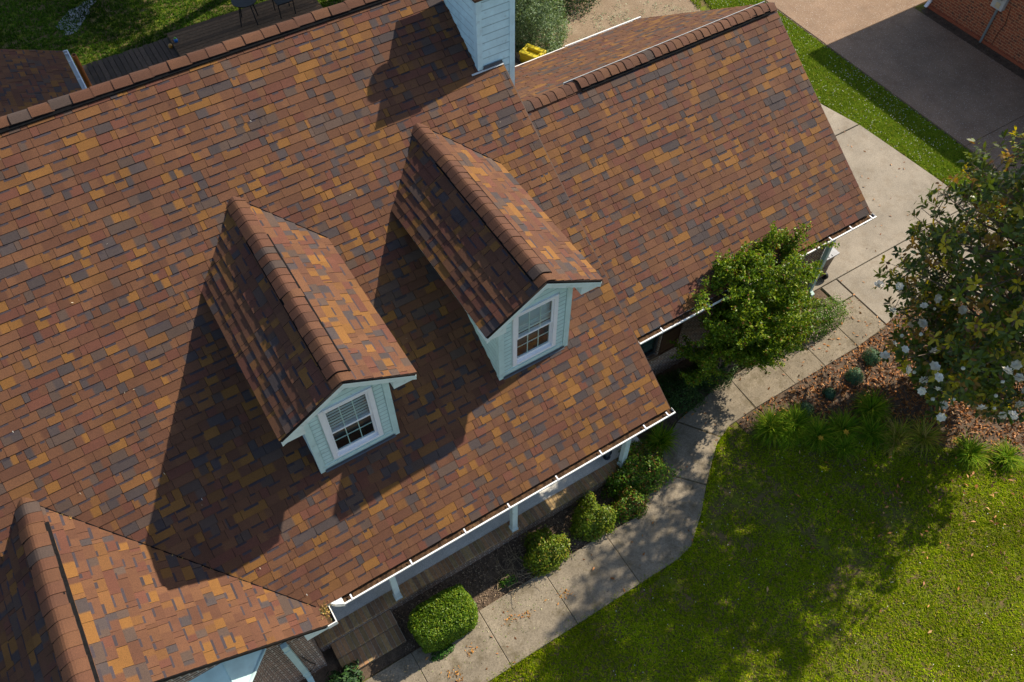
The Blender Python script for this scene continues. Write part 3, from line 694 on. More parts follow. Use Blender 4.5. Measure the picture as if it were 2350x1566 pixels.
def dormer(dx, seed):
    zb = lambda y: ZE + MS * y
    body = MB(); yf = DFW
    base = zb(yf) - 0.06; top = lambda x: DZR - DN * abs(x) - 0.14
    # core
    wx0, wx1, wz0, wz1 = -0.425, 0.425, 3.495, 4.905
    for x0, x1 in ((-DWW, wx0), (wx1, DWW)):
        body.prism([(dx + x0, yf, base), (dx + x1, yf, base), (dx + x1, yf, top(x1)), (dx + x0, yf, top(x0))], (0, 0.08, 0))
    body.prism([(dx + wx0, yf, base), (dx + wx1, yf, base), (dx + wx1, yf, wz0), (dx + wx0, yf, wz0)], (0, 0.08, 0))
    body.prism([(dx + wx0, yf, wz1), (dx + wx1, yf, wz1), (dx + wx1, yf, top(wx1)), (dx, yf, top(0)), (dx + wx0, yf, top(wx0))], (0, 0.08, 0))
    zt = top(DWW)
    yb = (zt - ZE) / MS
    for s in (-1, 1):
        x = dx + s * DWW
        body.prism([(x, yf, base), (x, yf, zt), (x, yb + 0.1, zt), ][:3], (-s * 0.06, 0, 0))
        # side boards
        z = zb(yf)
        while z < zt:
            z2 = min(z + 0.12, zt); ya = (z - ZE) / MS; yc = (z2 - ZE) / MS
            p = [(x + s * 0.012, yf, z), (x + s * 0.012, ya + 0.05, z), (x + s * 0.001, yc + 0.05, z2), (x + s * 0.001, yf, z2)]
            body.quad(*(p if s > 0 else p[::-1])); q_ = [Vector(v) for v in p]; n3 = Vector((s * .0015, 0, 0)); q_ = [q_[3].lerp(q_[0], .24) + n3, q_[2].lerp(q_[1], .24) + n3, q_[2] + n3, q_[3] + n3]; body.quad(*(q_ if s > 0 else q_[::-1]), (0.45, 0.48, 0.5))  # side boards get the same lap shade line as a darker colour strip
            p = [(x, yf, z), (x, ya + 0.05, z), (x + s * 0.012, ya + 0.05, z), (x + s * 0.012, yf, z)]
            body.quad(*(p if s < 0 else p[::-1])); z = z2
    # front boards beside, under and above the window
    W2 = DWW
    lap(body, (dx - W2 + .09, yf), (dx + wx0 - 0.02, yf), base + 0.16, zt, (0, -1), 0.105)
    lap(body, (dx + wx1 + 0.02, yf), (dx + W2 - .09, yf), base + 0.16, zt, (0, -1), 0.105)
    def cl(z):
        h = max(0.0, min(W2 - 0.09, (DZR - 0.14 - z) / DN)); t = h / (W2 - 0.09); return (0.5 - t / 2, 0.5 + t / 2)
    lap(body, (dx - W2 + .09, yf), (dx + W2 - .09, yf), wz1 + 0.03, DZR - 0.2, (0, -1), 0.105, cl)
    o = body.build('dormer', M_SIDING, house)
    # roof slopes and ridge
    L = DW * math.hypot(1, DN)
    shingles('roof_slope', (dx + DW, DF, DZE), (0, 1, 0), (-1, 0, DN), DB - DF + 0.1, L - 0.005, o, seed, slab=0.05)
    shingles('roof_slope', (dx - DW, DB + 0.1, DZE), (0, -1, 0), (1, 0, DN), DB - DF + 0.1, L - 0.005, o, seed + 1, slab=0.05)
    rc = ridge_caps('ridge_cap', (dx, DB + 0.03, DZR), (dx, DF - 0.005, DZR), DN, o, seed + 2, hw=0.155, expo=0.165, lift0=0.22, lift1=0.96, lift=0.026, rad=0.035)
    # rake boards, returns, eave trim, soffit
    t = MB(); y0 = DF + 0.012
    for s in (-1, 1):
        a_ = Vector((dx, y0, DZR - 0.055)); b_ = Vector((dx + s * (DW - 0.012), y0, DZE - 0.048)); h = Vector((0, 0, 0.125))
        t.prism([a_, b_, b_ - h, a_ - h], (0, 0.022, 0))
        a2, b2 = a_ + Vector((0, -0.012, 0)), b_ + Vector((0, -0.012, 0)); h2 = Vector((0, 0, 0.045))
        t.prism([a2, b2, b2 - h2, a2 - h2], (0, 0.012, 0))
        t.prism([a_ + Vector((0, .023, -0.01)), b_ + Vector((0, .023, -0.01)), b_ + Vector((0, .023, -0.03)), a_ + Vector((0, .023, -0.03))], (0, DFW - DF - 0.035, 0))   # soffit
    t.build('rake_board', M_TRIM, o)
    for s in (-1, 1):
        t = MB(); x1 = dx + s * (DW - 0.016); x0 = dx + s * (DWW + 0.012)
        zb0 = DZE - 0.172
        t.prism([(x1, y0 + 0.024, zb0), (x0, y0 + 0.024, zb0), (x0, y0 + 0.024, zb0 + DN * (DW - DWW) + 0.02), (x1, y0 + 0.024, zb0 + 0.06)], (0, DFW - DF - 0.02, 0))
        yv = (DZE - 0.12 - ZE) / MS
        x2 = dx + s * (DW - 0.05)
        t.prism([(x2, DFW - 0.03, zb0 + 0.01), (x2, yv, zb0 + 0.01), (x2, yv + 0.2, DZE - 0.07), (x2, DFW - 0.03, DZE - 0.07)], (-s * 0.02, 0, 0))
        t.prism([(x0, DFW, zb0 + 0.012), (x2, DFW, zb0 + 0.012), (x2, yv, zb0 + 0.012), (x0, yv, zb0 + 0.012)], (0, 0, 0.012))
        t.build('eave_return', M_TRIM, o)
    t = MB()
    for s in (-1, 1):
        xx = dx + s * DWW
        t = MB(); t.box(min(xx + s * 0.018, xx - s * 0.085), max(xx + s * 0.018, xx - s * 0.085), yf - 0.024, yf + 0.06, base + 0.03, zt)
        t.build('corner_board', M_SIDING, o)
    t = MB(); t.box(dx - DWW + 0.085, dx + DWW - 0.085, yf - 0.017, yf, base + 0.075, base + 0.20); t.build('base_board', M_SIDING, o)
    t = MB(); p = Vector((0, -1, -MS)).normalized()
    A_ = on_main(dx - DWW + 0.06, yf - 0.022, 0.014); B_ = on_main(dx + DWW - 0.06, yf - 0.022, 0.014)
    t.prism([A_, B_, B_ + p * 0.022, A_ + p * 0.022], n_ * 0.008); t.quad(A_, B_, B_ + Vector((0, 0, 0.055)), A_ + Vector((0, 0, 0.055)))
    t.build('flashing', M_FLASH, o)
    # window
    f_ = MB(); yw = yf - 0.035
    X0, X1, Z0, Z1 = dx + wx0, dx + wx1, wz0, wz1
    for x0, x1, z0, z1 in ((X0, X0 + 0.075, Z0, Z1), (X1 - 0.075, X1, Z0, Z1), (X0 + 0.075, X1 - 0.075, Z1 - 0.075, Z1), (X0 + 0.075, X1 - 0.075, Z0, Z0 + 0.045)):
        f_.box(x0, x1, yw, yf + 0.05, z0, z1)
    fr = f_.build('window_frame', M_WHITE, o, bevel=0.006)
    zm = 4.19
    s_ = MB()
    xa, xb = X0 + 0.076, X1 - 0.076
    # upper sash (outer) and lower sash (inner)
    for (z0, z1, y) in ((zm - 0.005, Z1 - 0.076, yf - 0.012), (Z0 + 0.046, zm + 0.035, yf + 0.022)):
        for q in ((xa, xa + 0.035, z0, z1), (xb - 0.035, xb, z0, z1), (xa + 0.035, xb - 0.035, z1 - 0.035, z1), (xa + 0.035, xb - 0.035, z0, z0 + (0.035 if z0 > 4 else 0.06))):
            s_.box(q[0], q[1], y, y + 0.028, q[2], q[3])
    s_.build('sash', M_WHITE, fr)
    mu = MB()
    for (z0, z1, y) in ((zm + 0.03, Z1 - 0.11, yf - 0.002), (Z0 + 0.106, zm, yf + 0.032)):
        for k in (1 / 3, 2 / 3): x = xa + 0.035 + (xb - xa - 0.07) * k; mu.box(x - 0.0065, x + 0.0065, y - 0.001, y + 0.013, z0, z1)
        zc = (z0 + z1) / 2; mu.box(xa + 0.035, xb - 0.035, y, y + 0.012, zc - 0.0065, zc + 0.0065)
    mu.build('muntin', M_TRIM, fr)
    gl = MB()
    for (z0, z1, y) in ((zm + 0.02, Z1 - 0.09, yf - 0.0035), (Z0 + 0.09, zm + 0.01, yf + 0.0305)):
        gl.quad((xa + 0.02, y, z0), (xb - 0.02, y, z0), (xb - 0.02, y, z1), (xa + 0.02, y, z1))
    gl.build('window_pane', M_GLASS, fr)
    it = MB(); it.box(X0 + 0.02, X1 - 0.02, yf + 0.30, yf + 0.32, Z0 - 0.1, Z1); it.box(X0 + 0.02, X1 - 0.02, yf + 0.082, yf + 0.30, Z0 - 0.12, Z0 - 0.1); it.box(X0, X0 + 0.02, yf + 0.082, yf + 0.32, Z0 - 0.1, Z1); it.box(X1 - 0.02, X1, yf + 0.082, yf + 0.32, Z0 - 0.1, Z1); it.box(X0, X1, yf + 0.082, yf + 0.32, Z1, Z1 + 0.02)
    it.build('interior', M_ROOM, fr)
    bl = MB(); z = Z1 - 0.08; low = zm + 0.10 if dx > -3 else zm + 0.02
    while z > low:
        bl.prism([(xa + 0.01, yf + 0.060, z), (xb - 0.01, yf + 0.060, z), (xb - 0.01, yf + 0.082, z + 0.016), (xa + 0.01, yf + 0.082, z + 0.016)], (0, 0, 0.002)); z -= 0.030 if dx > -3 else 0.075
    bl.box(xa + 0.01, xb - 0.01, yf + 0.058, yf + 0.085, low - 0.05, low + 0.005)
    bl.build('window_blind', M_BLIND, fr)
    return o
for dx, sd in ((D1, 21), (D2, 31)): dormer(dx, sd)
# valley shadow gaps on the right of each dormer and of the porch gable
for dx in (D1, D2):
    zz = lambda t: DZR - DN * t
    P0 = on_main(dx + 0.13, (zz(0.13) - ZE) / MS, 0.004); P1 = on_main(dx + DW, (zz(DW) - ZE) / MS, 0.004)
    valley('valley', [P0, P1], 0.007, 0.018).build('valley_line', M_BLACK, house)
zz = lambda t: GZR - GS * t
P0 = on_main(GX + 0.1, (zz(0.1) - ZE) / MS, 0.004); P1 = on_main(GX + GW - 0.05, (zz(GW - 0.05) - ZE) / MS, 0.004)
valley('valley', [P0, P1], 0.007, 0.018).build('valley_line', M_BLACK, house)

# --- chimney chase
ch = MB(); cx0, cx1, cy0, cy1, cz1 = -0.475, 0.235, 5.67, 6.76, 7.33
ch.box(cx0, cx1, cy0, cy1, 0.0, cz1)
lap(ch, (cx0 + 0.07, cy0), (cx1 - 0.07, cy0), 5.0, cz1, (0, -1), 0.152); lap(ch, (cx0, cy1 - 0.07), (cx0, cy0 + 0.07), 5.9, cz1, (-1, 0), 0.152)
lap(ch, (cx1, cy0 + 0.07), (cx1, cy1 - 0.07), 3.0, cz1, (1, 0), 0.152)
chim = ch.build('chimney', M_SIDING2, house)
t = MB()
for x, s in ((cx0, -1), (cx1, 1)):
    t.box(min(x + s * 0.02, x - s * 0.085), max(x + s * 0.02, x - s * 0.085), cy0 - 0.02, cy0 - 0.001, 3.5, cz1)
    t.box(min(x + s * 0.02, x + s * 0.001), max(x + s * 0.02, x + s * 0.001), cy0 - 0.001, cy0 + 0.085, 3.5, cz1)
t.box(cx0 - 0.02, cx0 - 0.001, cy1 - 0.085, cy1 + 0.02, 5.5, cz1)
t.build('corner_board', M_SIDING2, chim)
t = MB(); t.box(cx0 - 0.05, cx1 + 0.05, cy0 - 0.05, cy1 + 0.05, cz1 + 0.002, cz1 + 0.05); t.box(cx0 + 0.1, cx1 - 0.1, cy0 + 0.1, cy1 - 0.1, cz1 + 0.05, cz1 + 0.08); t.build('chimney_cap', M_SHUT, chim)
t = MB(); t.tube([(-0.12, 6.2, cz1 + 0.07), (-0.12, 6.2, cz1 + 0.36)], 0.13, 16); t.tube([(-0.12, 6.2, cz1 + 0.38), (-0.12, 6.2, cz1 + 0.42), (-0.12, 6.2, cz1 + 0.52)], [0.21, 0.21, 0.03], 16); t.build('flue', M_GREY, chim, smooth=False)
t = MB(); p = Vector((0, -1, -MS)).normalized(); A_ = on_main(cx0 - 0.16, cy0 - 0.024, 0.016); B_ = on_main(0.0, cy0 - 0.024, 0.016)
t.prism([A_, B_, B_ + p * 0.03, A_ + p * 0.03], n_ * 0.012); t.build('flashing', M_GREY, chim)
A_ = on_main(cx0 + 0.08, cy0 - 0.03, 0.03); B_ = on_main(-0.02, cy0 - 0.03, 0.03); t = MB(); t.quad(A_, B_, B_ + Vector((0, 0, 0.07)), A_ + Vector((0, 0, 0.07))); t.build('flashing', M_FLASH, chim)

# ================================================================== VEGETATION HELPERS
def unit(a): return a / np.maximum(np.linalg.norm(a, axis=-1, keepdims=True), 1e-9)
def leaf_mesh(name, C, D, Nn, ln, wd, col, fold=0.12, oval=None):
    """C centres, D long axis, Nn normals: four-cornered leaves"""
    n = len(C); D = unit(D); S = unit(np.cross(D, Nn)); Nn = np.cross(S, D)
    ln = np.broadcast_to(np.asarray(ln, float), (n,))[:, None]; wd = np.broadcast_to(np.asarray(wd, float), (n,))[:, None]
    if oval:
        w0, w1 = oval
        a = C - D * ln * 0.5; t = C + D * ln * 0.5 - Nn * ln * fold
        b0, b1 = C - D * ln * 0.22 + Nn * wd * fold * 0.7, C + D * ln * 0.2 + Nn * wd * fold * 0.4 - Nn * ln * fold * 0.25
        V = np.stack([a, b0 + S * wd * w0, b1 + S * wd * w1, t, b1 - S * wd * w1, b0 - S * wd * w0], 1).reshape(-1, 3)
        return mesh_np(name, V, np.arange(6 * n).reshape(n, 6), np.repeat(col, 6, axis=0))
    a = C - D * ln * 0.5; t = C + D * ln * 0.5 - Nn * ln * fold; l = C - S * wd * 0.5 + Nn * wd * fold; rr = C + S * wd * 0.5 + Nn * wd * fold
    V = np.stack([a, rr, t, l], 1).reshape(-1, 3); F = np.arange(4 * n).reshape(n, 4)
    return mesh_np(name, V, F, np.repeat(col, 4, axis=0))
def pal(g_, n, cols, p=None, var=0.2):
    c = np.array(cols)[g_.choice(len(cols), n, p=p)]; return c * g_.uniform(1 - var, 1 + var, (n, 1))
def rdir(g_, n): return unit(g_.normal(size=(n, 3)))

def mound(name, label, cat, c, rx, ry, h, n, ln, cols, p=None, seed=0, group=None, mat=None, box=0.0, lump=0.12, asp=0.5, z0=0.02, stems=6, extra=None):
    """a clipped or loose shrub: foliage part and stems part; leaves fill the outer shell of a lumpy dome"""
    g_ = np.random.default_rng(seed)
    root = tag(empty(name, (c[0], c[1], 0)), label, cat, group)
    d = rdir(g_, n); d[:, 2] = np.abs(d[:, 2]) * 1.0
    if box:   # superellipsoid: squarer outline
        d = np.sign(d) * np.abs(d) ** (1 - box); d = d / np.maximum(np.max(np.abs(d), axis=1, keepdims=True) * (box) + np.linalg.norm(d, axis=1, keepdims=True) * (1 - box), 1e-6)
    az = np.arctan2(d[:, 1], d[:, 0])
    lum = 1 + lump * (np.sin(az * 3 + seed) * 0.5 + nz(d[:, 0] * 3 + seed, d[:, 1] * 3 + d[:, 2] * 2, 1.6))
    rad = (1 - np.abs(g_.normal(0, 0.15, n)) + 0.22 * (g_.random(n) < 0.10) * g_.random(n)) * lum
    deep = g_.random(n) < 0.22; rad[deep] *= g_.uniform(0.45, 0.9, deep.sum())
    C = np.stack([c[0] + d[:, 0] * rx * rad, c[1] + d[:, 1] * ry * rad, z0 + np.maximum(0.0, d[:, 2] * (h - z0) * rad)], 1)
    low = g_.random(n) < 0.15; C[low, 2] *= g_.random(low.sum())
    Nn = unit(d * np.array([1 / rx, 1 / ry, 1 / h]) * 0.5 + rdir(g_, n) * 0.75 + np.array([0, 0, 0.35]))
    D = unit(np.cross(Nn, rdir(g_, n)))
    me = leaf_mesh('foliage', C, D, Nn, ln * g_.uniform(0.7, 1.3, n), ln * asp * g_.uniform(0.7, 1.2, n), pal(g_, n, cols, p, 0.25))
    link('foliage', me, mat or M_LEAF, root)
    st = MB()
    for i in range(stems):
        t = 2 * math.pi * i / stems; st.tube([(c[0] + 0.05 * math.cos(t), c[1] + 0.05 * math.sin(t), 0), (c[0] + rx * .3 * math.cos(t), c[1] + ry * .3 * math.sin(t), h * 0.45), (c[0] + rx * .6 * math.cos(t), c[1] + ry * .6 * math.sin(t), h * 0.78)], [0.014, 0.010, 0.005], 5)
    st.build('stem', M_BARK, root)
    if extra: extra(root, g_, C, d)
    return root

GREEN_B = [(0.055, 0.115, 0.012), (0.075, 0.14, 0.014), (0.035, 0.075, 0.012), (0.11, 0.165, 0.016)]
GREEN_D = [(0.02, 0.05, 0.012), (0.03, 0.065, 0.013), (0.045, 0.085, 0.015)]

# box hedge: a rounded block of small leaves
def hedge():
    g_ = np.random.default_rng(71); n = 26000
    x0, x1, y0, y1, z1 = -5.66, -4.50, -0.95, -0.20, 0.80
    root = tag(empty('hedge', ((x0 + x1) / 2, (y0 + y1) / 2, 0)), 'boxy clipped green hedge beside the brick porch steps', 'hedge')
    c = np.array([(x0 + x1) / 2, (y0 + y1) / 2, 0.35]); hv = np.array([(x1 - x0) / 2, (y1 - y0) / 2, z1 - 0.35])
    d = rdir(g_, n); p4 = (np.abs(d) ** 4.5).sum(1) ** (1 / 4.5); d = d / p4[:, None]
    rad = 1 - np.abs(g_.normal(0, 0.07, n)) + 0.05 * nz(d[:, 0] * 4, d[:, 1] * 4 + d[:, 2] * 3, 1.6); deep = g_.random(n) < 0.2; rad[deep] *= g_.uniform(0.6, 0.95, deep.sum())
    C = c + d * hv * rad[:, None]; C[:, 2] = np.where(C[:, 2] < 0.03, g_.uniform(0.03, 0.3, n), C[:, 2])
    Nn = unit(d * 0.5 + rdir(g_, n) * 0.8 + np.array([0, 0, 0.3])); D = np.cross(Nn, rdir(g_, n))
    me = leaf_mesh('foliage', C, D, Nn, 0.034 * g_.uniform(0.7, 1.3, n), 0.022, pal(g_, n, [(0.10, 0.19, 0.012), (0.14, 0.23, 0.014), (0.07, 0.14, 0.012), (0.20, 0.26, 0.018)], None, 0.2))
    link('foliage', me, M_LEAF, root)
    st = MB()
    for i in range(14):
        x = x0 + 0.1 + (x1 - x0 - 0.2) * i / 13; st.tube([(x, -0.55, 0), (x + random.uniform(-.05, .05), -0.55 + random.uniform(-.1, .1), 0.5)], [0.014, 0.006], 5)
    st.build('stem', M_BARK, root)
hedge()
AZ = [(0.11, 0.17, 0.012), (0.15, 0.21, 0.014), (0.07, 0.12, 0.012), (0.23, 0.24, 0.02), (0.23, 0.15, 0.02)]
mound('round_shrub', 'round glossy shrub on the mulch right of the bare twigs, nearer the boxy hedge', 'shrub', (-2.86, -0.42), 0.42, 0.40, 0.72, 5200, 0.052, AZ, [.3, .3, .2, .14, .06], 72, 'round shrubs along the porch', lump=0.2)
mound('round_shrub', 'round leafy shrub on the mulch beside the reddish porch-corner bush', 'shrub', (-1.74, -0.36), 0.42, 0.40, 0.66, 5200, 0.050, AZ, [.3, .35, .2, .12, .03], 73, 'round shrubs along the porch', lump=0.24)
NAN = [(0.08, 0.17, 0.012), (0.12, 0.22, 0.014), (0.05, 0.11, 0.012), (0.19, 0.085, 0.025), (0.28, 0.13, 0.03), (0.20, 0.26, 0.016)]
mound('porch_corner_bush', 'loose green bush with reddish leaves around the rightmost porch post', 'shrub', (-0.42, -0.02), 0.72, 0.50, 0.80, 7600, 0.060, NAN, [.3, .24, .2, .1, .06, .1], 74, lump=0.25, asp=0.42)
mound('porch_corner_bush', 'low green bush with orange leaf tips at the curve of the front walk', 'shrub', (-0.95, -0.45), 0.42, 0.34, 0.45, 3200, 0.055, NAN, [.26, .24, .15, .12, .1, .13], 174, lump=0.25, asp=0.42)
for i, (x, y, rx, ry, h, lb) in enumerate(((1.45, 1.05, 0.62, 0.50, 0.60, 'dark low shrub under the wing window against the brick wall'),
                                       (2.45, 1.05, 0.65, 0.42, 0.55, 'dark low shrub beneath the left side of the crape myrtle'),
                                       (3.45, 1.12, 0.60, 0.42, 0.55, 'dark low shrub beneath the middle of the crape myrtle'))):
    mound('low_shrub', lb, 'shrub', (x, y), rx, ry, h, 5200, 0.045, [(0.022, 0.055, 0.010), (0.035, 0.08, 0.012), (0.05, 0.10, 0.014)], None, 75 + i, 'low shrubs along the wing wall', M_LEAFD, lump=0.2)
def spirea_fl(root, g_, C, d):
    k = np.where((d[:, 2] > 0.25))[0]; k = g_.choice(k, 420); Cf = C[k] + d[k] * 0.03; n = len(Cf)
    Cf = np.repeat(Cf, 3, 0) + g_.normal(0, 0.014, (3 * n, 3)); n = len(Cf)
    me = leaf_mesh('blossom', Cf, rdir(g_, n), unit(rdir(g_, n) + np.array([0, 0, 1])), 0.024, 0.02, pal(g_, n, [(0.55, 0.40, 0.38), (0.62, 0.5, 0.46), (0.5, 0.3, 0.3)], None, .1)); link('blossom', me, M_PETAL, root)
mound('flowering_shrub', 'low shrub with tiny pale pink flower heads at the corner of the driveway', 'shrub', (5.18, 0.84), 0.88, 0.42, 0.74, 6500, 0.042, [(0.09, 0.18, 0.014), (0.13, 0.23, 0.018), (0.07, 0.14, 0.014)], None, 79, lump=0.2, extra=spirea_fl)
BLUEG = [(0.07, 0.15, 0.08), (0.10, 0.20, 0.10), (0.05, 0.11, 0.06)]
for i, (x, y, rx, h, lb) in enumerate(((4.94, -0.64, 0.20, 0.27, 'blue-green mounded small shrub on the leaf litter, nearest the driveway end of the walk'),
                                   (4.20, -0.66, 0.13, 0.16, 'smallest blue-green shrub, a low tuft in the middle of the leaf litter edge'),
                                   (3.46, -0.70, 0.19, 0.24, 'blue-green small shrub behind the long grass clumps by the walk'),
                                   (5.62, -0.48, 0.20, 0.28, 'blue-green small shrub half under the white magnolia flowers'))):
    mound('small_shrub', lb, 'shrub', (x, y), rx, rx, h, 1500, 0.034, BLUEG, None, 82 + i, 'blue-green shrubs in the magnolia bed', M_LEAFD, stems=4)
mound('weedy_plant', 'dark leafy weed clump beside the brick wall and the downspout foot', 'plant', (-7.0, -0.55), 0.30, 0.28, 0.36, 700, 0.085, [(0.022, 0.06, 0.022), (0.03, 0.075, 0.02), (0.04, 0.10, 0.02)], None, 87, None, M_LEAFD, lump=0.3, stems=4)
mound('ivy_clump', 'small bright ivy clump at the foot of the boxy hedge on the walk', 'plant', (-5.35, -0.98), 0.26, 0.12, 0.14, 300, 0.055, [(0.045, 0.12, 0.014), (0.06, 0.15, 0.018)], None, 88, None, M_LEAF, stems=3)
mound('sprout', 'small green sprout on the bare mulch beside the dry twigs', 'plant', (-3.72, -0.50), 0.20, 0.14, 0.14, 130, 0.06, [(0.06, 0.14, 0.014), (0.08, 0.17, 0.018)], None, 89, None, M_LEAF, stems=3)

# long grass clumps
def blades(g_, c, n, ln, spread, cols, p=None, wd=0.012, seg=5, up=1.25):
    az = g_.uniform(0, 2 * np.pi, n); tilt = g_.uniform(0.15, 1.0, n) * spread; L = ln * g_.uniform(0.6, 1.15, n)
    base = np.stack([c[0] + g_.normal(0, 0.05, n), c[1] + g_.normal(0, 0.05, n), np.full(n, 0.01)], 1)
    V = np.zeros((n, seg + 1, 2, 3)); side = np.stack([-np.sin(az), np.cos(az), np.zeros(n)], 1)
    pos = base.copy(); ang = up - tilt * 0.3
    for k in range(seg + 1):
        w_ = wd * (1 - (k / seg) ** 2 * 0.95) * 0.5
        V[:, k, 0] = pos - side * w_; V[:, k, 1] = pos + side * w_
        st = (L / seg)[:, None]; pos = pos + np.stack([np.cos(az) * np.cos(ang), np.sin(az) * np.cos(ang), np.sin(ang)], 1) * st
        ang = ang - tilt * 0.55; pos[:, 2] = np.maximum(pos[:, 2], 0.015)
    b = (np.arange(n) * (seg + 1) * 2)[:, None]; F = []
    for k in range(seg): F.append(b + np.array([2 * k, 2 * k + 1, 2 * k + 3, 2 * k + 2]))
    return V.reshape(-1, 3), np.concatenate(F, 0), np.repeat(pal(g_, n, cols, p, 0.2), (seg + 1) * 2, 0)
GRC = [(0.12, 0.23, 0.012), (0.17, 0.29, 0.014), (0.08, 0.165, 0.01), (0.28, 0.33, 0.025)]
YGR = [(0.28, 0.31, 0.03), (0.38, 0.33, 0.05), (0.15, 0.23, 0.02), (0.42, 0.31, 0.10)]
for i, (x, y, n, ln, cols, lb) in enumerate((
        (2.52, -0.66, 330, 0.46, GRC, 'long grass clump at the tip of the bed where the walk bends'),
        (2.98, -0.86, 330, 0.46, GRC, 'long grass clump second from the bend of the walk'),
        (3.22, -1.28, 240, 0.42, GRC, 'grass clump with a yellow bloom nearest the walk'),
        (3.75, -1.45, 300, 0.44, GRC, 'grass clump with a yellow bloom in the middle of the lawn edge'),
        (4.20, -1.82, 200, 0.40, GRC, 'sparser grass clump between the yellow bloom and the straw-coloured clump'),
        (4.62, -2.15, 150, 0.42, YGR, 'yellowing grass clump along the lawn edge, the more upright one'),
        (5.02, -2.45, 150, 0.46, YGR, 'yellowing grass clump along the lawn edge, flopped and straw-coloured'),
        (4.62, -1.42, 330, 0.42, GRC, 'round spiky grass clump alone in the middle of the leaf litter'),
        (5.55, -3.20, 260, 0.40, GRC, 'grass clump under the magnolia, nearest the lower right corner of the leaf litter'),
        (6.10, -3.65, 200, 0.36, GRC, 'grass clump under the magnolia at the edge of the frame'),
        (2.75, -0.98, 150, 0.34, GRC, 'low grass tuft on the lawn edge in front of the first two clumps'),
        (3.50, -1.75, 130, 0.34, GRC, 'low grass tuft on the lawn edge below the two yellow blooms'),
        (4.42, -2.25, 120, 0.34, YGR, 'low straw-tinged tuft on the lawn edge beside the upright yellowing clump'),
        (0.42, 0.30, 170, 0.42, GRC, 'dark grass clump under the gutter corner beside the walk'))):
    g_ = np.random.default_rng(100 + i); V_, F_, c_ = blades(g_, (x, y), int(n * 1.6), ln * 1.28, 1.0, cols, None, 0.016)
    o = link('grass_clump', mesh_np('grass_clump', V_, F_, c_), M_GRASS)
    tag(o, lb, 'grass clump', 'long grass clumps round the magnolia bed')
    if i in (2, 3):
        k = 14; a_ = np.linspace(0, 2 * np.pi, 6, endpoint=False); cc = np.array([x - 0.12, y - 0.14, 0.33])
        Dd = np.stack([np.cos(a_), np.sin(a_), 0.25 * np.ones(6)], 1)
        me = leaf_mesh('bloom', cc + Dd * 0.035, Dd, np.tile([0, 0, 1.0], (6, 1)), 0.07, 0.035, np.tile([0.75, 0.42, 0.03], (6, 1))); link('bloom', me, M_PETAL, o)

# ------------------------------------------------------------------ crape myrtle: upright leafy shoots from a fan of stems
def crape():
    g_ = np.random.default_rng(120); c = np.array([2.62, 1.02, 0.0])
    root = tag(empty('crape_myrtle', tuple(c)), 'tall bright green multi-stemmed shrub overlapping the wing gutter', 'tree')
    st = MB(); Cs = []; Ds = []; Ks = []
    n = 104
    for i in range(n):
        az = g_.uniform(0, 2 * np.pi); rr = math.sqrt(g_.uniform(0.0, 1.0)); tz = g_.uniform(2.4, 3.75) - 1.15 * rr ** 2
        tz += 0.22 * (g_.random() < 0.3) - 0.12; tip = c + np.array([math.cos(az) * rr * 1.48 + 0.08, math.sin(az) * rr * 0.88 - 0.20, tz])
        if tip[1] > 1.05 and tip[2] < 3.1: tip[2] = 3.15 + g_.uniform(0, 0.3)
        if tip[1] > 1.5: tip[1] = 1.5
        mid = c + (tip - c) * np.array([0.45, 0.45, 0.55])
        b = c + np.array([g_.normal(0, 0.10), g_.normal(0, 0.07), 0])
        st.tube([b, b + (mid - b) * 0.5 + np.array([0, 0, 0.1]), mid, mid + (tip - mid) * 0.6, tip], [0.020, 0.016, 0.011, 0.006, 0.002], 5)
        for k in range(g_.integers(7, 12)):         # side twigs with leaves
            t = g_.uniform(0.05, 1.0) if k else 1.0
            p = mid + (tip - mid) * t; dirn = unit((tip - mid) * np.array([1, 1, 0.6]) / np.linalg.norm(tip - mid) + g_.normal(0, 0.75, 3)); dirn[2] = abs(dirn[2]) * 0.8 + 0.15; dirn = unit(dirn)
            L = g_.uniform(0.25, 0.55)
            m = int(84 * L / 0.4); s = g_.uniform(-0.15, 1, m)[:, None]
            pts = p + dirn * s * L + g_.normal(0, 0.045, (m, 3)) * (1.15 - s * 0.6)
            Cs.append(pts); Ds.append(np.tile(dirn, (m, 1)) * 0.6 + rdir(g_, m)); Ks.append(np.clip(s[:, 0], 0, 1))
    C = np.concatenate(Cs); D = np.concatenate(Ds); K = np.concatenate(Ks); n = len(C)
    ok = ~((C[:, 1] > 1.02) & (C[:, 2] < 3.06) & (C[:, 2] > 2.6)); ok &= (C[:, 1] < 1.58) & (C[:, 0] < 4.45)
    C, D, K = C[ok], D[ok], K[ok]; n = len(C)
    col = pal(g_, n, [(0.11, 0.19, 0.010), (0.15, 0.235, 0.011), (0.07, 0.135, 0.010), (0.23, 0.28, 0.015)], None, 0.2)
    red = (g_.random(n) < 0.10) & (K > 0.6); col[red] = np.array([0.18, 0.085, 0.02]) * g_.uniform(0.8, 1.2, (red.sum(), 1))
    Nn = unit(rdir(g_, n) * 0.9 + np.array([0.1, -0.1, 0.7]))
    me = leaf_mesh('foliage', C, np.cross(Nn, D), Nn, 0.058 * g_.uniform(0.7, 1.3, n), 0.032, col); link('foliage', me, M_LEAF, root)
    st.build('stem', M_BARK, root)
crape()

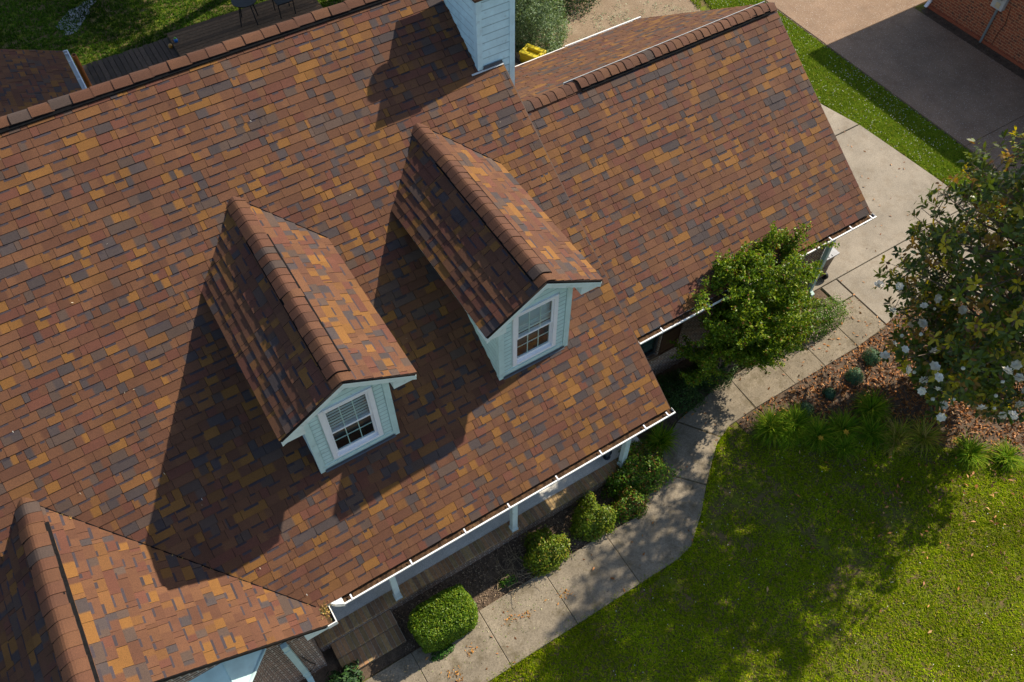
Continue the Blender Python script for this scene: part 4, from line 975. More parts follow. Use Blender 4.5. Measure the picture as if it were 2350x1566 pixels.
# ------------------------------------------------------------------ magnolia
def magnolia():
    g_ = np.random.default_rng(140); c = np.array([6.3, -1.85, 0.0])
    root = tag(empty('magnolia_tree', tuple(c)), 'large glossy magnolia tree with big white flowers over the leaf litter', 'tree')
    zs = np.array([0.8, 1.5, 2.0, 3.0, 4.0, 5.0, 6.0, 7.0, 7.7]); rs = np.array([0.7, 1.5, 2.0, 2.45, 2.58, 2.42, 1.95, 1.15, 0.3])
    st = MB(); st.tube([c, c + [0.05, 0, 1.5], c + [-0.03, 0.05, 4], c + [0.02, 0, 6.2], c + [0, 0, 7.8]], [0.17, 0.14, 0.10, 0.05, 0.015], 10)
    tips = []; tnorm = []
    nb = 215
    for i in range(nb):
        z = 1.0 + 6.5 * (i + g_.random()) / nb; az = i * 2.399963 + g_.normal(0, 0.25); rm = np.interp(z, zs, rs) * g_.uniform(0.82, 1.05)
        o = np.array([math.cos(az), math.sin(az) * 0.88, 0])
        s = c + np.array([0, 0, max(0.3, z - 0.35 * rm)]); e = c + o * rm + np.array([0, 0, z]); m = s + (e - s) * 0.55 + np.array([0, 0, -0.05 * rm])
        st.tube([s, m, e], [0.03, 0.016, 0.005], 5)
        for k in range(14):
            t = g_.uniform(0.40, 1.0) if k else 1.0
            p = (m + (e - m) * (t - .55) / .45) if t > 0.55 else (s + (m - s) * t / .55)
            q = p + np.array([g_.normal(0, 0.20), g_.normal(0, 0.20), g_.normal(0.08, 0.16)]) * (0.5 if k == 0 else 1.0)
            st.tube([p, q], [0.006, 0.003], 4); tips.append(q); tnorm.append(unit((q - c - np.array([0, 0, z * 0.8])) * np.array([1, 1, 0.6]) + np.array([0, 0, 0.9])))
    T = np.array(tips); A = np.array(tnorm); ok = T[:, 2] > 0.35; T, A = T[ok], A[ok]
    Cs = []; Ds = []; Ns = []; cl = []
    for p, a_ in zip(T, A):
        m = g_.integers(8, 13); e1 = unit(np.cross(a_, [0.3, 0.2, 1.0])); e2 = np.cross(a_, e1)
        az = np.arange(m) * 2.4 + g_.normal(0, 0.35, m); el = g_.uniform(-0.35, 1.0, m)
        d = np.cos(az)[:, None] * e1 + np.sin(az)[:, None] * e2; d = d * np.cos(el)[:, None] + a_ * np.sin(el)[:, None]
        L = 0.14 * g_.uniform(0.7, 1.25, m)
        Cs.append(p + d * (L * 0.60)[:, None] - a_ * g_.uniform(-0.02, 0.13, m)[:, None]); Ds.append(d); Ns.append(unit(a_ + g_.normal(0, 0.3, (m, 3)) - d * 0.2))
        base = [(0.062, 0.095, 0.009), (0.09, 0.125, 0.010), (0.04, 0.064, 0.009), (0.33, 0.28, 0.014), (0.26, 0.15, 0.024)]
        k = g_.choice(5, p=[.31, .27, .19, .16, .07]); col = np.tile(base[k], (m, 1)) * g_.uniform(0.75, 1.3, (m, 1))
        br = g_.random(m) < 0.05; col[br] = (0.15, 0.075, 0.028); cl.append(col)
    C = np.concatenate(Cs); n = len(C)
    me = leaf_mesh('crown', C, np.concatenate(Ds), np.concatenate(Ns), 0.132 * g_.uniform(0.7, 1.25, n), 0.052 * g_.uniform(0.8, 1.25, n), np.concatenate(cl), 0.10, (0.40, 0.46)); link('crown', me, M_MAGL, root)
    st.build('trunk', M_BARK, root)
    # flowers: open cups of nine petals, all sharing one mesh
    Cs = []; Ds = []; Ns = []; W_ = []
    for ring, (el, L, rr, cnt, w_) in enumerate(((0.35, 0.11, 0.055, 7, 0.095), (1.0, 0.09, 0.03, 5, 0.075))):
        for k in range(cnt):
            a_ = 2 * math.pi * k / cnt + ring * 0.5 + g_.normal(0, .12); d = np.array([math.cos(a_) * math.cos(el), math.sin(a_) * math.cos(el), math.sin(el)]); o = np.array([math.cos(a_), math.sin(a_), 0])
            Cs.append(o * rr * 0.9 + np.array([0, 0, 0.02 + 0.02 * ring])); Ds.append(d); Ns.append(unit(np.cross(np.cross(o, [0, 0, 1]), d) * -1)); W_.append(w_)
    pm = leaf_mesh('flower', np.array(Cs), np.array(Ds), np.array(Ns), 0.135, np.array(W_), np.tile([0.92, 0.88, 0.78], (len(Cs), 1)), -0.12, (0.36, 0.52))
    pm.materials.append(M_PETAL)
    bud = MB(); bud.tube([(0, 0, 0), (0, 0, 0.03), (0, 0, 0.06), (0, 0, 0.085)], [0.015, 0.038, 0.035, 0.008], 10, col=(0.78, 0.76, 0.66)); 
    bo = bud.build('flower_bud', M_PETAL, root, smooth=True); bm_ = bo.data
    camp = np.array([-6.385, -4.946, 15.11])
    vis = T[np.argsort(((T - c) @ unit(camp - c)))[::-1]]
    # the blooms sit low on the side towards the walk and the house
    rc = np.hypot(vis[:, 0] - c[0], (vis[:, 1] - c[1]) / 0.88)
    def cover(q):
        v = unit(camp - q); w_ = C - q; d_ = w_ @ v; return int(((d_ > 0.08) & (np.linalg.norm(w_ - d_[:, None] * v, axis=1) < 0.10)).sum())
    face = (vis - c) @ unit((camp - c) * np.array([1, 1, 0.6]))
    cand = vis[(face > -1.2) & (vis[:, 2] < 4.6)]
    cov = np.array([cover(q) for q in cand])
    score = cov * 0.6 + np.maximum(cand[:, 2] - 1.7, 0) * 1.7 + np.maximum(cand[:, 0] - 6.3, 0) * 0.25 + g_.uniform(0, 1.5, len(cand))
    pick = cand[np.argsort(score)]
    used = []
    for p in pick:
        if all(np.linalg.norm(p - q) > 0.33 for q in used): used.append(p)
        if len(used) >= 50: break
    for i, p in enumerate(used):
        isb = i % 4 == 3
        o = bpy.data.objects.new('flower_bud' if isb else 'flower', bm_ if isb else pm); COL.objects.link(o)
        if isb and i == 3: pass
        o.parent = root; o.matrix_parent_inverse = Matrix.Translation(-Vector(c)); o.location = Vector(p) + Vector((-0.08, -0.06, 0.11)); s = g_.uniform(0.62, 1.0)
        o.scale = (s, s, s); o.rotation_euler = (g_.normal(0.35, 0.3), g_.normal(-0.3, 0.3), g_.uniform(0, 6.28))
    bpy.data.objects.remove(bo)
magnolia()

# ------------------------------------------------------------------ lawns, clover, litter
def in_poly(x, y, poly):
    ins = np.zeros(len(x), bool); n = len(poly); j = n - 1
    for i in range(n):
        xi, yi = poly[i]; xj, yj = poly[j]
        c = ((yi > y) != (yj > y)) & (x < (xj - xi) * (y - yi) / (yj - yi + 1e-12) + xi); ins ^= c; j = i
    return ins
WALKP = [(-9.5, -1.85), (-0.80, -1.85), (-0.40, -1.77), (0.18, -1.37), (1.42, -0.34), (1.9, -0.16), (6.6, -0.12), (6.6, 1.0), (2.2, 0.75), (1.02, 0.52), (0.6, 0.32), (-0.2, -0.32), (-0.95, -0.72), (-9.5, -0.68)]
def scatter(g_, dens, x0, x1, y0, y1, inside, outs=()):
    n = int(dens * (x1 - x0) * (y1 - y0)); x = g_.uniform(x0, x1, n); y = g_.uniform(y0, y1, n); k = np.ones(n, bool)
    if inside is not None: k &= in_poly(x, y, inside)
    for q in outs: k &= ~in_poly(x, y, q)
    return x[k], y[k]
def grass(name, x, y, h, seed, cols, wd=0.008, lean=0.7):
    """three-cornered blades; cols(x,y,g)->(n,3)"""
    g_ = np.random.default_rng(seed); nb = 3; x = np.repeat(x, nb) + g_.normal(0, 0.018, len(x) * nb); y = np.repeat(y, nb) + g_.normal(0, 0.018, len(y) * nb); n = len(x)
    az = g_.uniform(0, 6.283, n); hh = h * g_.uniform(0.5, 1.25, n); ln = g_.uniform(0.2, 1.0, n) * lean * hh * 1.6
    b = np.stack([x, y, np.full(n, 0.004)], 1); s = np.stack([-np.sin(az), np.cos(az), np.zeros(n)], 1) * wd * g_.uniform(0.7, 1.4, n)[:, None]
    t = b + np.stack([np.cos(az) * ln, np.sin(az) * ln, hh], 1)
    V_ = np.stack([b - s, b + s, t], 1).reshape(-1, 3); me = mesh_np(name, V_, np.arange(3 * n).reshape(n, 3), np.repeat(cols(x, y, g_), 3, 0))
    return tag(link(name, me, M_GRASS), kind='stuff')
LAWN = [(-5.5, -1.86), (-0.80, -1.86), (-0.40, -1.78), (0.18, -1.38), (1.42, -0.36), (1.9, -0.2), (2.1, -0.45), (2.5, -0.8), (3.2, -1.2), (4.1, -1.85), (5.0, -2.6), (5.6, -3.2), (6.35, -3.85), (7.2, -4.1), (8.6, -3.5), (8.7, -9), (-5.5, -9)]
g_ = np.random.default_rng(200)
x, y = scatter(g_, 1300, -5.5, 8.7, -8.2, -0.2, LAWN)
bare = nz(x, y, 1.5) + 0.7 * nz(x + 5, y - 3, 4.2); shade = np.exp(-((x - 2.2) ** 2 / 12 + (y + 2.2) ** 2 / 4.5)); keep = g_.random(len(x)) > np.clip(0.16 + 0.6 * bare + 0.22 * shade, 0.03, 0.85)
x, y = x[keep], y[keep]
def lawn_col(x, y, g_):
    c = pal(g_, len(x), [(0.225, 0.30, 0.004), (0.28, 0.35, 0.005), (0.155, 0.23, 0.005), (0.37, 0.35, 0.02), (0.30, 0.22, 0.08)], [.34, .28, .22, .09, .07], 0.25)
    k = np.clip(0.5 + 0.5 * nz(x, y, 2.1), 0, 1)[:, None]; return c * (0.72 + 0.5 * k) * (0.85 + 0.3 * np.clip(0.5 + 0.5 * nz(x, y, 6.5), 0, 1))[:, None]
tag(grass('lawn_grass', x, y, 0.032, 201, lawn_col, 0.009, 1.3), 'short patchy lawn in front of the curving walk', 'grass')
STRIP = [(11.24, -6), (11.28, 1.5), (11.2, 2.7), (11.12, 3.9), (10.9, 5.6), (10.76, 6.4), (10.5, 9.2), (11.2, 12), (12.5, 13.8), (12.68, 13.8), (12.68, -6)]
x, y = scatter(g_, 2600, 10.4, 12.7, 0.5, 13.8, STRIP)
def clover_col(x, y, g_):
    c = pal(g_, len(x), [(0.20, 0.30, 0.020), (0.26, 0.36, 0.022), (0.13, 0.22, 0.018), (0.38, 0.36, 0.05)], [.36, .3, .24, .10], 0.2)
    k = np.clip(0.35 + nz(x, y, 2.6), 0, 1)[:, None]; return c * (1 - 0.45 * k * (1 - k)) 
kb = nz(x, y, 1.9) > 1.15; x, y = x[~kb], y[~kb]
tag(grass('strip_grass', x, y, 0.045, 203, clover_col, 0.013, 1.2), 'lush clover strip between the two driveways', 'grass')
x, y = scatter(g_, 120, 10.4, 12.7, 0.5, 13.8, STRIP); kf = g_.random(len(x)) < np.clip(0.55 + 0.6 * nz(x, y, 1.7), 0.08, 1); x, y = x[kf], y[kf]; n = len(x)
C = np.stack([x, y, g_.uniform(0.06, 0.085, n)], 1); C = np.repeat(C, 3, 0) + g_.normal(0, 0.006, (3 * n, 3)); n = len(C)
tag(link('clover_flowers', leaf_mesh('clover_flowers', C, rdir(g_, n), unit(rdir(g_, n) * .5 + [0, 0, 1]), 0.016, 0.015, np.tile([0.72, 0.72, 0.66], (n, 1))), M_PETAL), 'tiny white clover flowers dotting the strip between the driveways', 'flowers', None, 'stuff')
x, y = scatter(g_, 5, -3, 8.5, -7, -0.3, LAWN); n = len(x); C = np.stack([x, y, np.full(n, 0.05)], 1)
tag(link('lawn_flowers', leaf_mesh('lawn_flowers', C, rdir(g_, n), unit(rdir(g_, n) * .4 + [0, 0, 1]), 0.022, 0.02, np.tile([0.7, 0.7, 0.64], (n, 1))), M_PETAL), 'tiny white flowers scattered over the shaded front lawn', 'flowers', None, 'stuff')
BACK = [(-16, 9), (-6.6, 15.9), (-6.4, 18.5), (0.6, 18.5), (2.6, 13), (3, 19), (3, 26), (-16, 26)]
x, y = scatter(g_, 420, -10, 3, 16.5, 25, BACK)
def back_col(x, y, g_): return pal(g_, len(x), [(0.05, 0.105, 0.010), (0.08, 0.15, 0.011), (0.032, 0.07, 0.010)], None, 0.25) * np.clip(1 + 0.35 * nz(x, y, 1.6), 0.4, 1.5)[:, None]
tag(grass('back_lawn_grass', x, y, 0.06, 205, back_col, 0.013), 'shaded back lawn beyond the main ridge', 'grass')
x, y = scatter(g_, 700, 8.2, 12.7, 11.0, 16, [(10.7, 11.6), (12.5, 13.6), (12.7, 16), (11.9, 16), (11.2, 13.6), (10.8, 12.4)])
tag(grass('rear_verge_grass', x, y, 0.06, 206, clover_col, 0.012), 'bright grass verge behind the wing by the dirt yard', 'grass')
# grass creeping over the edges of the walk
xs_ = []; ys_ = []
for p, q in zip(LAWN[:6], LAWN[1:6]):
    L = math.dist(p, q); n = int(L * 110); t = g_.random(n); xs_.append(p[0] + (q[0] - p[0]) * t + g_.normal(0, .012, n)); ys_.append(p[1] + (q[1] - p[1]) * t + g_.normal(0.015, .035, n))
tag(grass('edge_grass', np.concatenate(xs_), np.concatenate(ys_), 0.075, 207, lawn_col, 0.008, 0.9), 'ragged grass fringe along the lawn side of the walk', 'grass')

def litter(name, label, x, y, ln, cols, p, seed, z=0.015, zs=0.02, curl=0.35):
    g_ = np.random.default_rng(seed); n = len(x); C = np.stack([x, y, z + g_.random(n) * zs], 1)
    Nn = unit(g_.normal(0, curl, (n, 3)) + np.array([0, 0, 1.0])); D = np.cross(Nn, rdir(g_, n)); L = ln * g_.uniform(0.6, 1.25, n)
    return tag(link(name, leaf_mesh(name, C, D, Nn, L, L * g_.uniform(0.27, 0.42, n), pal(g_, n, cols, p, 0.3), 0.14), M_LITTER), label, 'fallen leaves', None, 'stuff')
DEAD = [(0.38, 0.145, 0.032), (0.25, 0.092, 0.026), (0.44, 0.20, 0.055), (0.14, 0.064, 0.026), (0.46, 0.27, 0.11)]
x, y = scatter(g_, 640, 2.0, 9.2, -4.2, 0.2, BED_M); k = g_.random(len(x)) < np.clip(0.18 + 0.16 * (x - 2.2) - 0.22 * np.abs(y + 0.45 * (x - 2.2) + 0.2) + 0.25 * nz(x, y, 2.0) + 0.2, 0.06, 1); x, y = x[k], y[k]
litter('leaf_litter', 'thick orange-brown leaf litter under the magnolia', x, y, 0.088, DEAD, [.33, .30, .12, .20, .05], 210, 0.015, 0.035, 0.55)
x, y = scatter(g_, 34, -0.5, 8.5, -6.2, -0.6, LAWN); k = g_.random(len(x)) < np.exp(-((x - 6.2) ** 2 / 7 + (y + 3.3) ** 2 / 2.0)); x, y = x[k], y[k]
litter('lawn_leaves', 'orange dead leaves strewn on the lawn near the magnolia', x, y, 0.10, DEAD, None, 211, 0.04)
x, y = scatter(g_, 24, -6.5, 8.0, -1.8, 1.2, WALKP); k = g_.random(len(x)) < np.clip(0.14 + 0.9 * np.exp(-((x - 5.8) ** 2 / 2.5)) + 0.12 * (x < -3), 0, 1); x, y = x[k], y[k]
litter('walk_leaves', 'a few orange leaves lying on the concrete walk', x, y, 0.085, DEAD[:3], None, 212, 0.052)
x, y = scatter(g_, 160, -6.0, -2.3, -1.8, -0.7, WALKP); k = g_.random(len(x)) < np.clip(np.exp(-((x + 4.0) ** 2 / 0.9 + (y + 0.95) ** 2 / 0.22)) + 0.12, 0, 1); x, y = x[k], y[k]
litter('hedge_clippings', 'pale green hedge clippings spilled on the walk', x, y, 0.036, [(0.30, 0.34, 0.14), (0.22, 0.27, 0.09), (0.40, 0.38, 0.22)], None, 213, 0.05, 0.008)
sx = []; sy = []
for cx, cy in ((-4.05, -1.12), (-3.75, -1.2), (-2.95, -1.25), (-5.35, -1.38), (-5.38, -1.55), (-4.95, -1.2)):
    sx.append(cx + g_.normal(0, .07, 26)); sy.append(cy + g_.normal(0, .05, 26))
litter('dried_sprigs', 'orange-brown dried sprigs lying on the walk in front of the hedge', np.concatenate(sx), np.concatenate(sy), 0.05, [(0.45, 0.21, 0.035), (0.36, 0.15, 0.03)], None, 214, 0.05, 0.02)
x, y = scatter(g_, 800, -5.9, -0.9, -0.70, 0.12, BED_P)
litter('mulch_chips', 'pale mulch chips and leaf bits in the porch bed', x, y, 0.045, [(0.20, 0.135, 0.09), (0.32, 0.23, 0.15), (0.09, 0.063, 0.045), (0.42, 0.31, 0.2)], [.35, .25, .28, .12], 220, 0.012, 0.01)
x, y = scatter(g_, 70, -1.9, -0.8, -0.72, -0.3, BED_P)
litter('bed_leaves', 'orange leaf bits at the bend of the porch bed', x, y, 0.06, DEAD, None, 221, 0.02)
x, y = scatter(g_, 7, 6.2, 10.8, 10.2, 15, [(6.6, 12.2), (8.6, 11.9), (10.6, 11.4), (11.2, 13), (8, 14), (6.4, 13.6)])
litter('fallen_sprigs', 'pale green leaf sprigs scattered on the rear dirt', np.repeat(x, 14) + g_.normal(0, .09, len(x) * 14), np.repeat(y, 14) + g_.normal(0, .09, len(x) * 14), 0.06, [(0.22, 0.30, 0.16), (0.34, 0.40, 0.26), (0.12, 0.2, 0.08)], None, 222, 0.02, 0.05)
x, y = scatter(g_, 260, 16.36, 16.8, 0, 8, None); litter('bed_litter', 'dry leaf bits along the foot of the red brick wall', x, y, 0.04, [(0.10, 0.07, 0.045), (0.05, 0.06, 0.02), (0.2, 0.13, 0.07)], None, 223)
x, y = scatter(g_, 120, 5.9, 6.7, 0.5, 1.1, None); k = g_.random(len(x)) < .2
litter('corner_leaves', 'pale dry leaves gathered at the driveway corner by the flowering shrub', x[k], y[k], 0.07, DEAD, None, 224, 0.055)
n = 150; x = -6.75 + g_.normal(0, .055, n); y = -0.05 + g_.normal(0, .07, n); zz_ = ZE + 0.03 - np.clip(x + 6.78, 0, 1) * 0.3
litter('gutter_leaves', 'yellow leaf pile in the gutter corner at the porch gable valley', x, y, 0.045, [(0.36, 0.23, 0.05), (0.25, 0.14, 0.04), (0.12, 0.13, 0.03)], None, 225, ZE + 0.0, 0.05)
x, y = scatter(g_, 260, -6.8, 6.6, -1.85, 1.0, WALKP); k = g_.random(len(x)) < np.clip(0.10 + 0.45 * (np.abs(nz(x, y, 2.2)) < 0.25) + 0.25 * (x > 2.5), 0, 1); x, y = x[k], y[k]
litter('walk_debris', 'fine dirt, moss bits and leaf crumbs over the concrete walk', x, y, 0.026, [(0.10, 0.07, 0.035), (0.16, 0.13, 0.04), (0.07, 0.055, 0.03), (0.28, 0.2, 0.09)], None, 240, 0.05, 0.004)
x, y = scatter(g_, 3, 6.6, 11, 0.3, 7, None); litter('driveway_leaves', 'a few dead leaves dropped on the driveway', x, y, 0.075, DEAD[:3], None, 241, 0.055)
t_ = g_.random(90); xv = GX + 0.3 + t_ * (GW - 0.4); zv = GZR - GS * (xv - GX); yv = (zv - ZE) / MS - 0.03 + g_.normal(0, 0.015, 90)
kv = (nz(xv * 3, yv, 3) > 0.1); o_ = litter('valley_litter', 'yellow leaf crumbs caught along the valley of the porch gable roof', xv[kv], yv[kv], 0.035, [(0.34, 0.22, 0.05), (0.22, 0.13, 0.04)], None, 242, 0, 0.01)
co_ = np.zeros(len(o_.data.vertices) * 3, np.float32); o_.data.vertices.foreach_get('co', co_); co_ = co_.reshape(-1, 3); co_[:, 2] += np.repeat(zv[kv], 4) + 0.03; o_.data.vertices.foreach_set('co', co_.ravel())
x = g_.uniform(-13, -0.3, 70); y = g_.uniform(0.2, 6.9, 70); o_ = litter('roof_specks', 'tiny pale bird droppings and twig bits scattered on the main roof', x, y, 0.03, [(0.6, 0.58, 0.52), (0.45, 0.38, 0.28), (0.05, 0.04, 0.03)], None, 243, 0, 0.004)
co_ = np.zeros(len(o_.data.vertices) * 3, np.float32); o_.data.vertices.foreach_get('co', co_); co_ = co_.reshape(-1, 3); co_[:, 2] += ZE + MS * co_[:, 1] + 0.03; o_.data.vertices.foreach_set('co', co_.ravel()); o_['category'] = 'debris'
# bare twigs in the mulch
tw = MB(); q = np.random.default_rng(230)
for i in range(46):
    p = Vector((-3.42 + q.normal(0, 0.22), -0.42 + q.normal(0, 0.14), 0.03)); a_ = q.uniform(0, 6.28)
    pts = [p]
    for k in range(4): a_ += q.normal(0, 0.5); pts.append(pts[-1] + Vector((math.cos(a_) * 0.09, math.sin(a_) * 0.09, q.uniform(-0.01, 0.05))))
    tw.tube(pts, [0.005, 0.004, 0.004, 0.003, 0.002], 4)
tag(tw.build('dead_twigs', mat_plain('dry_twig', (0.30, 0.22, 0.13), 0.8, 0.2)), 'dry leafless twigs of a dead shrub between hedge and round shrub', 'twigs')

# ================================================================== NEIGHBOUR'S HOUSE
nb = tag(empty('neighbour_house', (20, 2, 0)), "neighbour's red brick house wall beside the aggregate driveway", 'house')
w = MB(); w.box(16.80, 17.0, -6, 8.03, 0.0, 3.0); w.box(17.0, 26, 7.83, 8.03, 0, 3.0); w.build('wall', M_BRICKN, nb)
w = MB(); w.box(16.76, 16.80, -6, 8.07, 0, 0.10); w.build('footing', mat_plain('painted_footing', (0.30, 0.085, 0.04), 0.8, 0.15), nb)
w = MB(); z = 3.12; x0 = 16.16; y1 = 8.62; xr = 21.0
w.add([(x0, -7, z), (x0, y1, z), (xr, y1 - 3.6, z + 2.6), (xr, -3, z + 2.6), (26.5, y1, z)], [(0, 3, 2, 1), (1, 2, 4)], (0.11, 0.075, 0.055))
w.add([(x0, -7, z - 0.15), (x0, y1, z - 0.15), (26.5, y1, z - 0.15), (26.5, -7, z - 0.15)], [(0, 1, 2, 3)], (0.5, 0.5, 0.48)); w.add([(x0, -7, z - 0.15), (x0, y1, z - 0.15), (x0, y1, z), (x0, -7, z)], [(0, 1, 2, 3)], (0.6, 0.6, 0.58)); w.add([(x0, y1, z - 0.15), (26.5, y1, z - 0.15), (26.5, y1, z), (x0, y1, z)], [(0, 1, 2, 3)], (0.6, 0.6, 0.58))
w.build('roof', M_SH, nb)
downspout('downspout', [(16.75, 8.0, 3.0), (16.75, 8.0, 0.22), (16.62, 7.98, 0.10)], 0.04, 0.05, nb, M_WHITE)
w = MB(); w.box(16.64, 16.795, 5.78, 6.16, 1.13, 1.75); mbx = w.build('meter_box', M_GREY, nb, bevel=0.012)
w = MB(); w.tube([(16.64, 5.97, 1.5), (16.57, 5.97, 1.5)], 0.10, 20); w.tube([(16.57, 5.97, 1.5), (16.53, 5.97, 1.5)], 0.085, 20); w.build('meter_dial', mat_plain('meter_glass', (0.32, 0.36, 0.36), 0.15, 0.1, 5, 0.6), mbx)
w = MB(); w.box(16.632, 16.64, 5.88, 6.02, 1.18, 1.33); w.build('cover_plate', mat_plain('plate_yellowish', (0.48, 0.42, 0.28), 0.6, 0.1), mbx)
w = MB(); w.tube([(16.74, 5.95, 1.15), (16.74, 5.95, 0.0)], 0.036, 12); w.build('conduit', M_CONDUIT, nb)
w = MB(); w.tube([(16.79, 5.65, 1.3), (16.785, 5.55, 0.8), (16.785, 5.62, 0.5), (16.76, 5.60, 0.12)], 0.008, 6); w.build('cable', M_BLK, nb)

# ================================================================== SMALL THINGS
# wheelie bin
bn = tag(empty('trash_bin', (6.1, 1.97, 0.05)), 'brown wheeled trash bin with grey lid behind the right downspout', 'trash bin')
w = MB()
b_ = [(5.90, 1.74), (6.30, 1.74), (6.30, 2.22), (5.90, 2.22)]; t_ = [(5.85, 1.70), (6.35, 1.70), (6.35, 2.28), (5.85, 2.28)]
w.add([(x, y, 0.10) for x, y in b_] + [(x, y, 0.93) for x, y in t_], [(3, 2, 1, 0), (4, 5, 6, 7)] + [(i, (i + 1) % 4, 4 + (i + 1) % 4, 4 + i) for i in range(4)])
w.box(5.835, 6.365, 1.685, 2.295, 0.86, 0.93); w.box(5.92, 6.28, 1.70, 1.735, 0.2, 0.55); w.build('body', M_BIN, bn, bevel=0.02)
w = MB(); w.prism([(5.81, 1.66, 0.935), (6.39, 1.66, 0.935), (6.39, 2.31, 0.935), (5.81, 2.31, 0.935)], (0, 0, 0.035)); 
w.add([(5.85, 1.70, 0.972), (6.35, 1.70, 0.972), (6.35, 2.27, 0.972), (5.85, 2.27, 0.972), (5.97, 1.83, 1.02), (6.23, 1.83, 1.02), (6.23, 2.14, 1.02), (5.97, 2.14, 1.02)], [(4, 5, 6, 7), (0, 1, 5, 4), (1, 2, 6, 5), (2, 3, 7, 6), (3, 0, 4, 7)])
for k in range(4): w.box(5.88 + 0.1 * k, 5.90 + 0.1 * k, 1.68, 1.82, 0.972, 0.985)
w.build('lid', M_BINL, bn, bevel=0.008)
for x in (5.86, 6.31):
    w = MB(); w.tube([(x - 0.02, 1.74, 0.16), (x + 0.03, 1.74, 0.16)], 0.11, 18); wh = w.build('wheel', M_BLK, bn)
w = MB(); w.tube([(5.9, 2.3, 0.95), (5.9, 2.36, 0.97), (6.3, 2.36, 0.97), (6.3, 2.3, 0.95)], 0.014, 8); w.build('handle', M_BIN, bn)
# porch lantern
pl = tag(empty('lantern', (-0.80, 0.62, 0.352)), 'small dark metal lantern on the porch floor by the rightmost post', 'lantern')
w = MB(); w.tube([(-0.80, 0.50, 0.352), (-0.80, 0.50, 0.37), (-0.80, 0.50, 0.375)], [0.075, 0.075, 0.06], 16); w.tube([(-0.80, 0.50, 0.56), (-0.80, 0.50, 0.60), (-0.80, 0.50, 0.66)], [0.085, 0.06, 0.012], 16)
for k in range(4):
    a_ = math.pi / 4 + k * math.pi / 2; w.tube([(-0.80 + 0.055 * math.cos(a_), 0.50 + 0.055 * math.sin(a_), 0.37), (-0.80 + 0.055 * math.cos(a_), 0.50 + 0.055 * math.sin(a_), 0.565)], 0.006, 6)
w.build('frame', mat_plain('lantern_metal', (0.02, 0.03, 0.045), 0.35, 0.2, 10, 0.5), pl)
w = MB(); w.tube([(-0.80, 0.50, 0.376), (-0.80, 0.50, 0.558)], 0.045, 14); w.build('glass', mat_plain('smoky_glass', (0.03, 0.05, 0.07), 0.1, 0.1, 5, 0.6), pl)
w = MB(); w.tube([(-0.80, 0.50 - 0.0, 0.66), (-0.76, 0.54, 0.72), (-0.74, 0.56, 0.66)], 0.005, 6); w.build('ring', M_BLK, pl)

# rear deck and what stands on it
dk = tag(empty('deck', (-3, 16.5, 0)), 'weathered brown wooden deck beyond the main ridge', 'deck')
w = MB(); q = random.Random(3); x = -6.4
while x < -3.75:
    k = q.uniform(0.6, 1.15); w.box(x, x + 0.135, 13.0, 18.42 + q.uniform(-.02, .02), 0.27, 0.305 + q.uniform(0, .004), (0.075 * k, 0.05 * k, 0.034 * k)); x += 0.148
w.build('boards', M_WOOD, dk)
w = MB(); y = 13.0
while y < 18.35:
    k = q.uniform(0.6, 1.2); w.box(-3.72, 0.7, y, y + 0.135, 0.38, 0.415 + q.uniform(0, .004), (0.13 * k, 0.075 * k, 0.038 * k)); y += 0.148
w.build('boards', M_WOOD, dk)
w = MB(); w.box(-6.4, -3.74, 18.3, 18.34, 0.02, 0.268, (0.05, 0.04, 0.03)); w.box(-3.74, -3.70, 13, 18.36, 0.02, 0.379, (0.06, 0.045, 0.03)); w.box(-3.70, 0.7, 18.3, 18.34, 0.02, 0.379, (0.06, 0.045, 0.03)); w.build('rim_joist', M_WOOD, dk)
tb = tag(empty('patio_table', (-1.42, 17.7, 0.42)), 'round black metal table on the rear deck', 'table')
w = MB(); w.tube([(-1.42, 17.75, 1.08), (-1.42, 17.75, 1.105)], 0.36, 28); w.build('tabletop', M_BLK, tb)
for k in range(4):
    a_ = 0.4 + k * math.pi / 2; w = MB(); w.tube([(-1.42 + 0.22 * math.cos(a_), 17.75 + 0.22 * math.sin(a_), 1.08), (-1.42 + 0.34 * math.cos(a_), 17.75 + 0.34 * math.sin(a_), 0.418)], 0.018, 8); w.build('leg', M_BLK, tb)
chr_ = tag(empty('patio_chair', (-0.35, 17.6, 0.42)), 'black metal chair on the rear deck at the top edge of the photo', 'chair')
w = MB(); w.box(-0.6, -0.1, 17.35, 17.85, 0.84, 0.87); w.build('seat', M_BLK, chr_)
w = MB()
for k in range(7): w.tube([(-0.6 + k * 0.083, 17.86, 0.87), (-0.6 + k * 0.083, 17.95, 1.36)], 0.012, 6)
w.tube([(-0.6, 17.95, 1.36), (-0.1, 17.95, 1.36)], 0.016, 6); w.build('backrest', M_BLK, chr_)
for x, y in ((-0.58, 17.37), (-0.12, 17.37), (-0.58, 17.84), (-0.12, 17.84)):
    w = MB(); w.tube([(x, y, 0.84), (x, y, 0.418)], 0.016, 6); w.build('leg', M_BLK, chr_)
t1 = tag(empty('toy_figure', (-3.66, 17.93, 0.31)), 'small blue plastic toy with green cap on the deck edge', 'toy')
w = MB(); w.tube([(-3.60, 17.92, 0.417), (-3.60, 17.92, 0.49), (-3.60, 17.92, 0.53)], [0.05, 0.055, 0.03], 14); w.build('body', M_BLUE, t1, smooth=True)
w = MB(); w.tube([(-3.60, 17.92, 0.531), (-3.60, 17.92, 0.56)], [0.045, 0.03], 12); w.build('cap', mat_plain('toy_green', (0.12, 0.30, 0.03), 0.5, 0.1), t1)
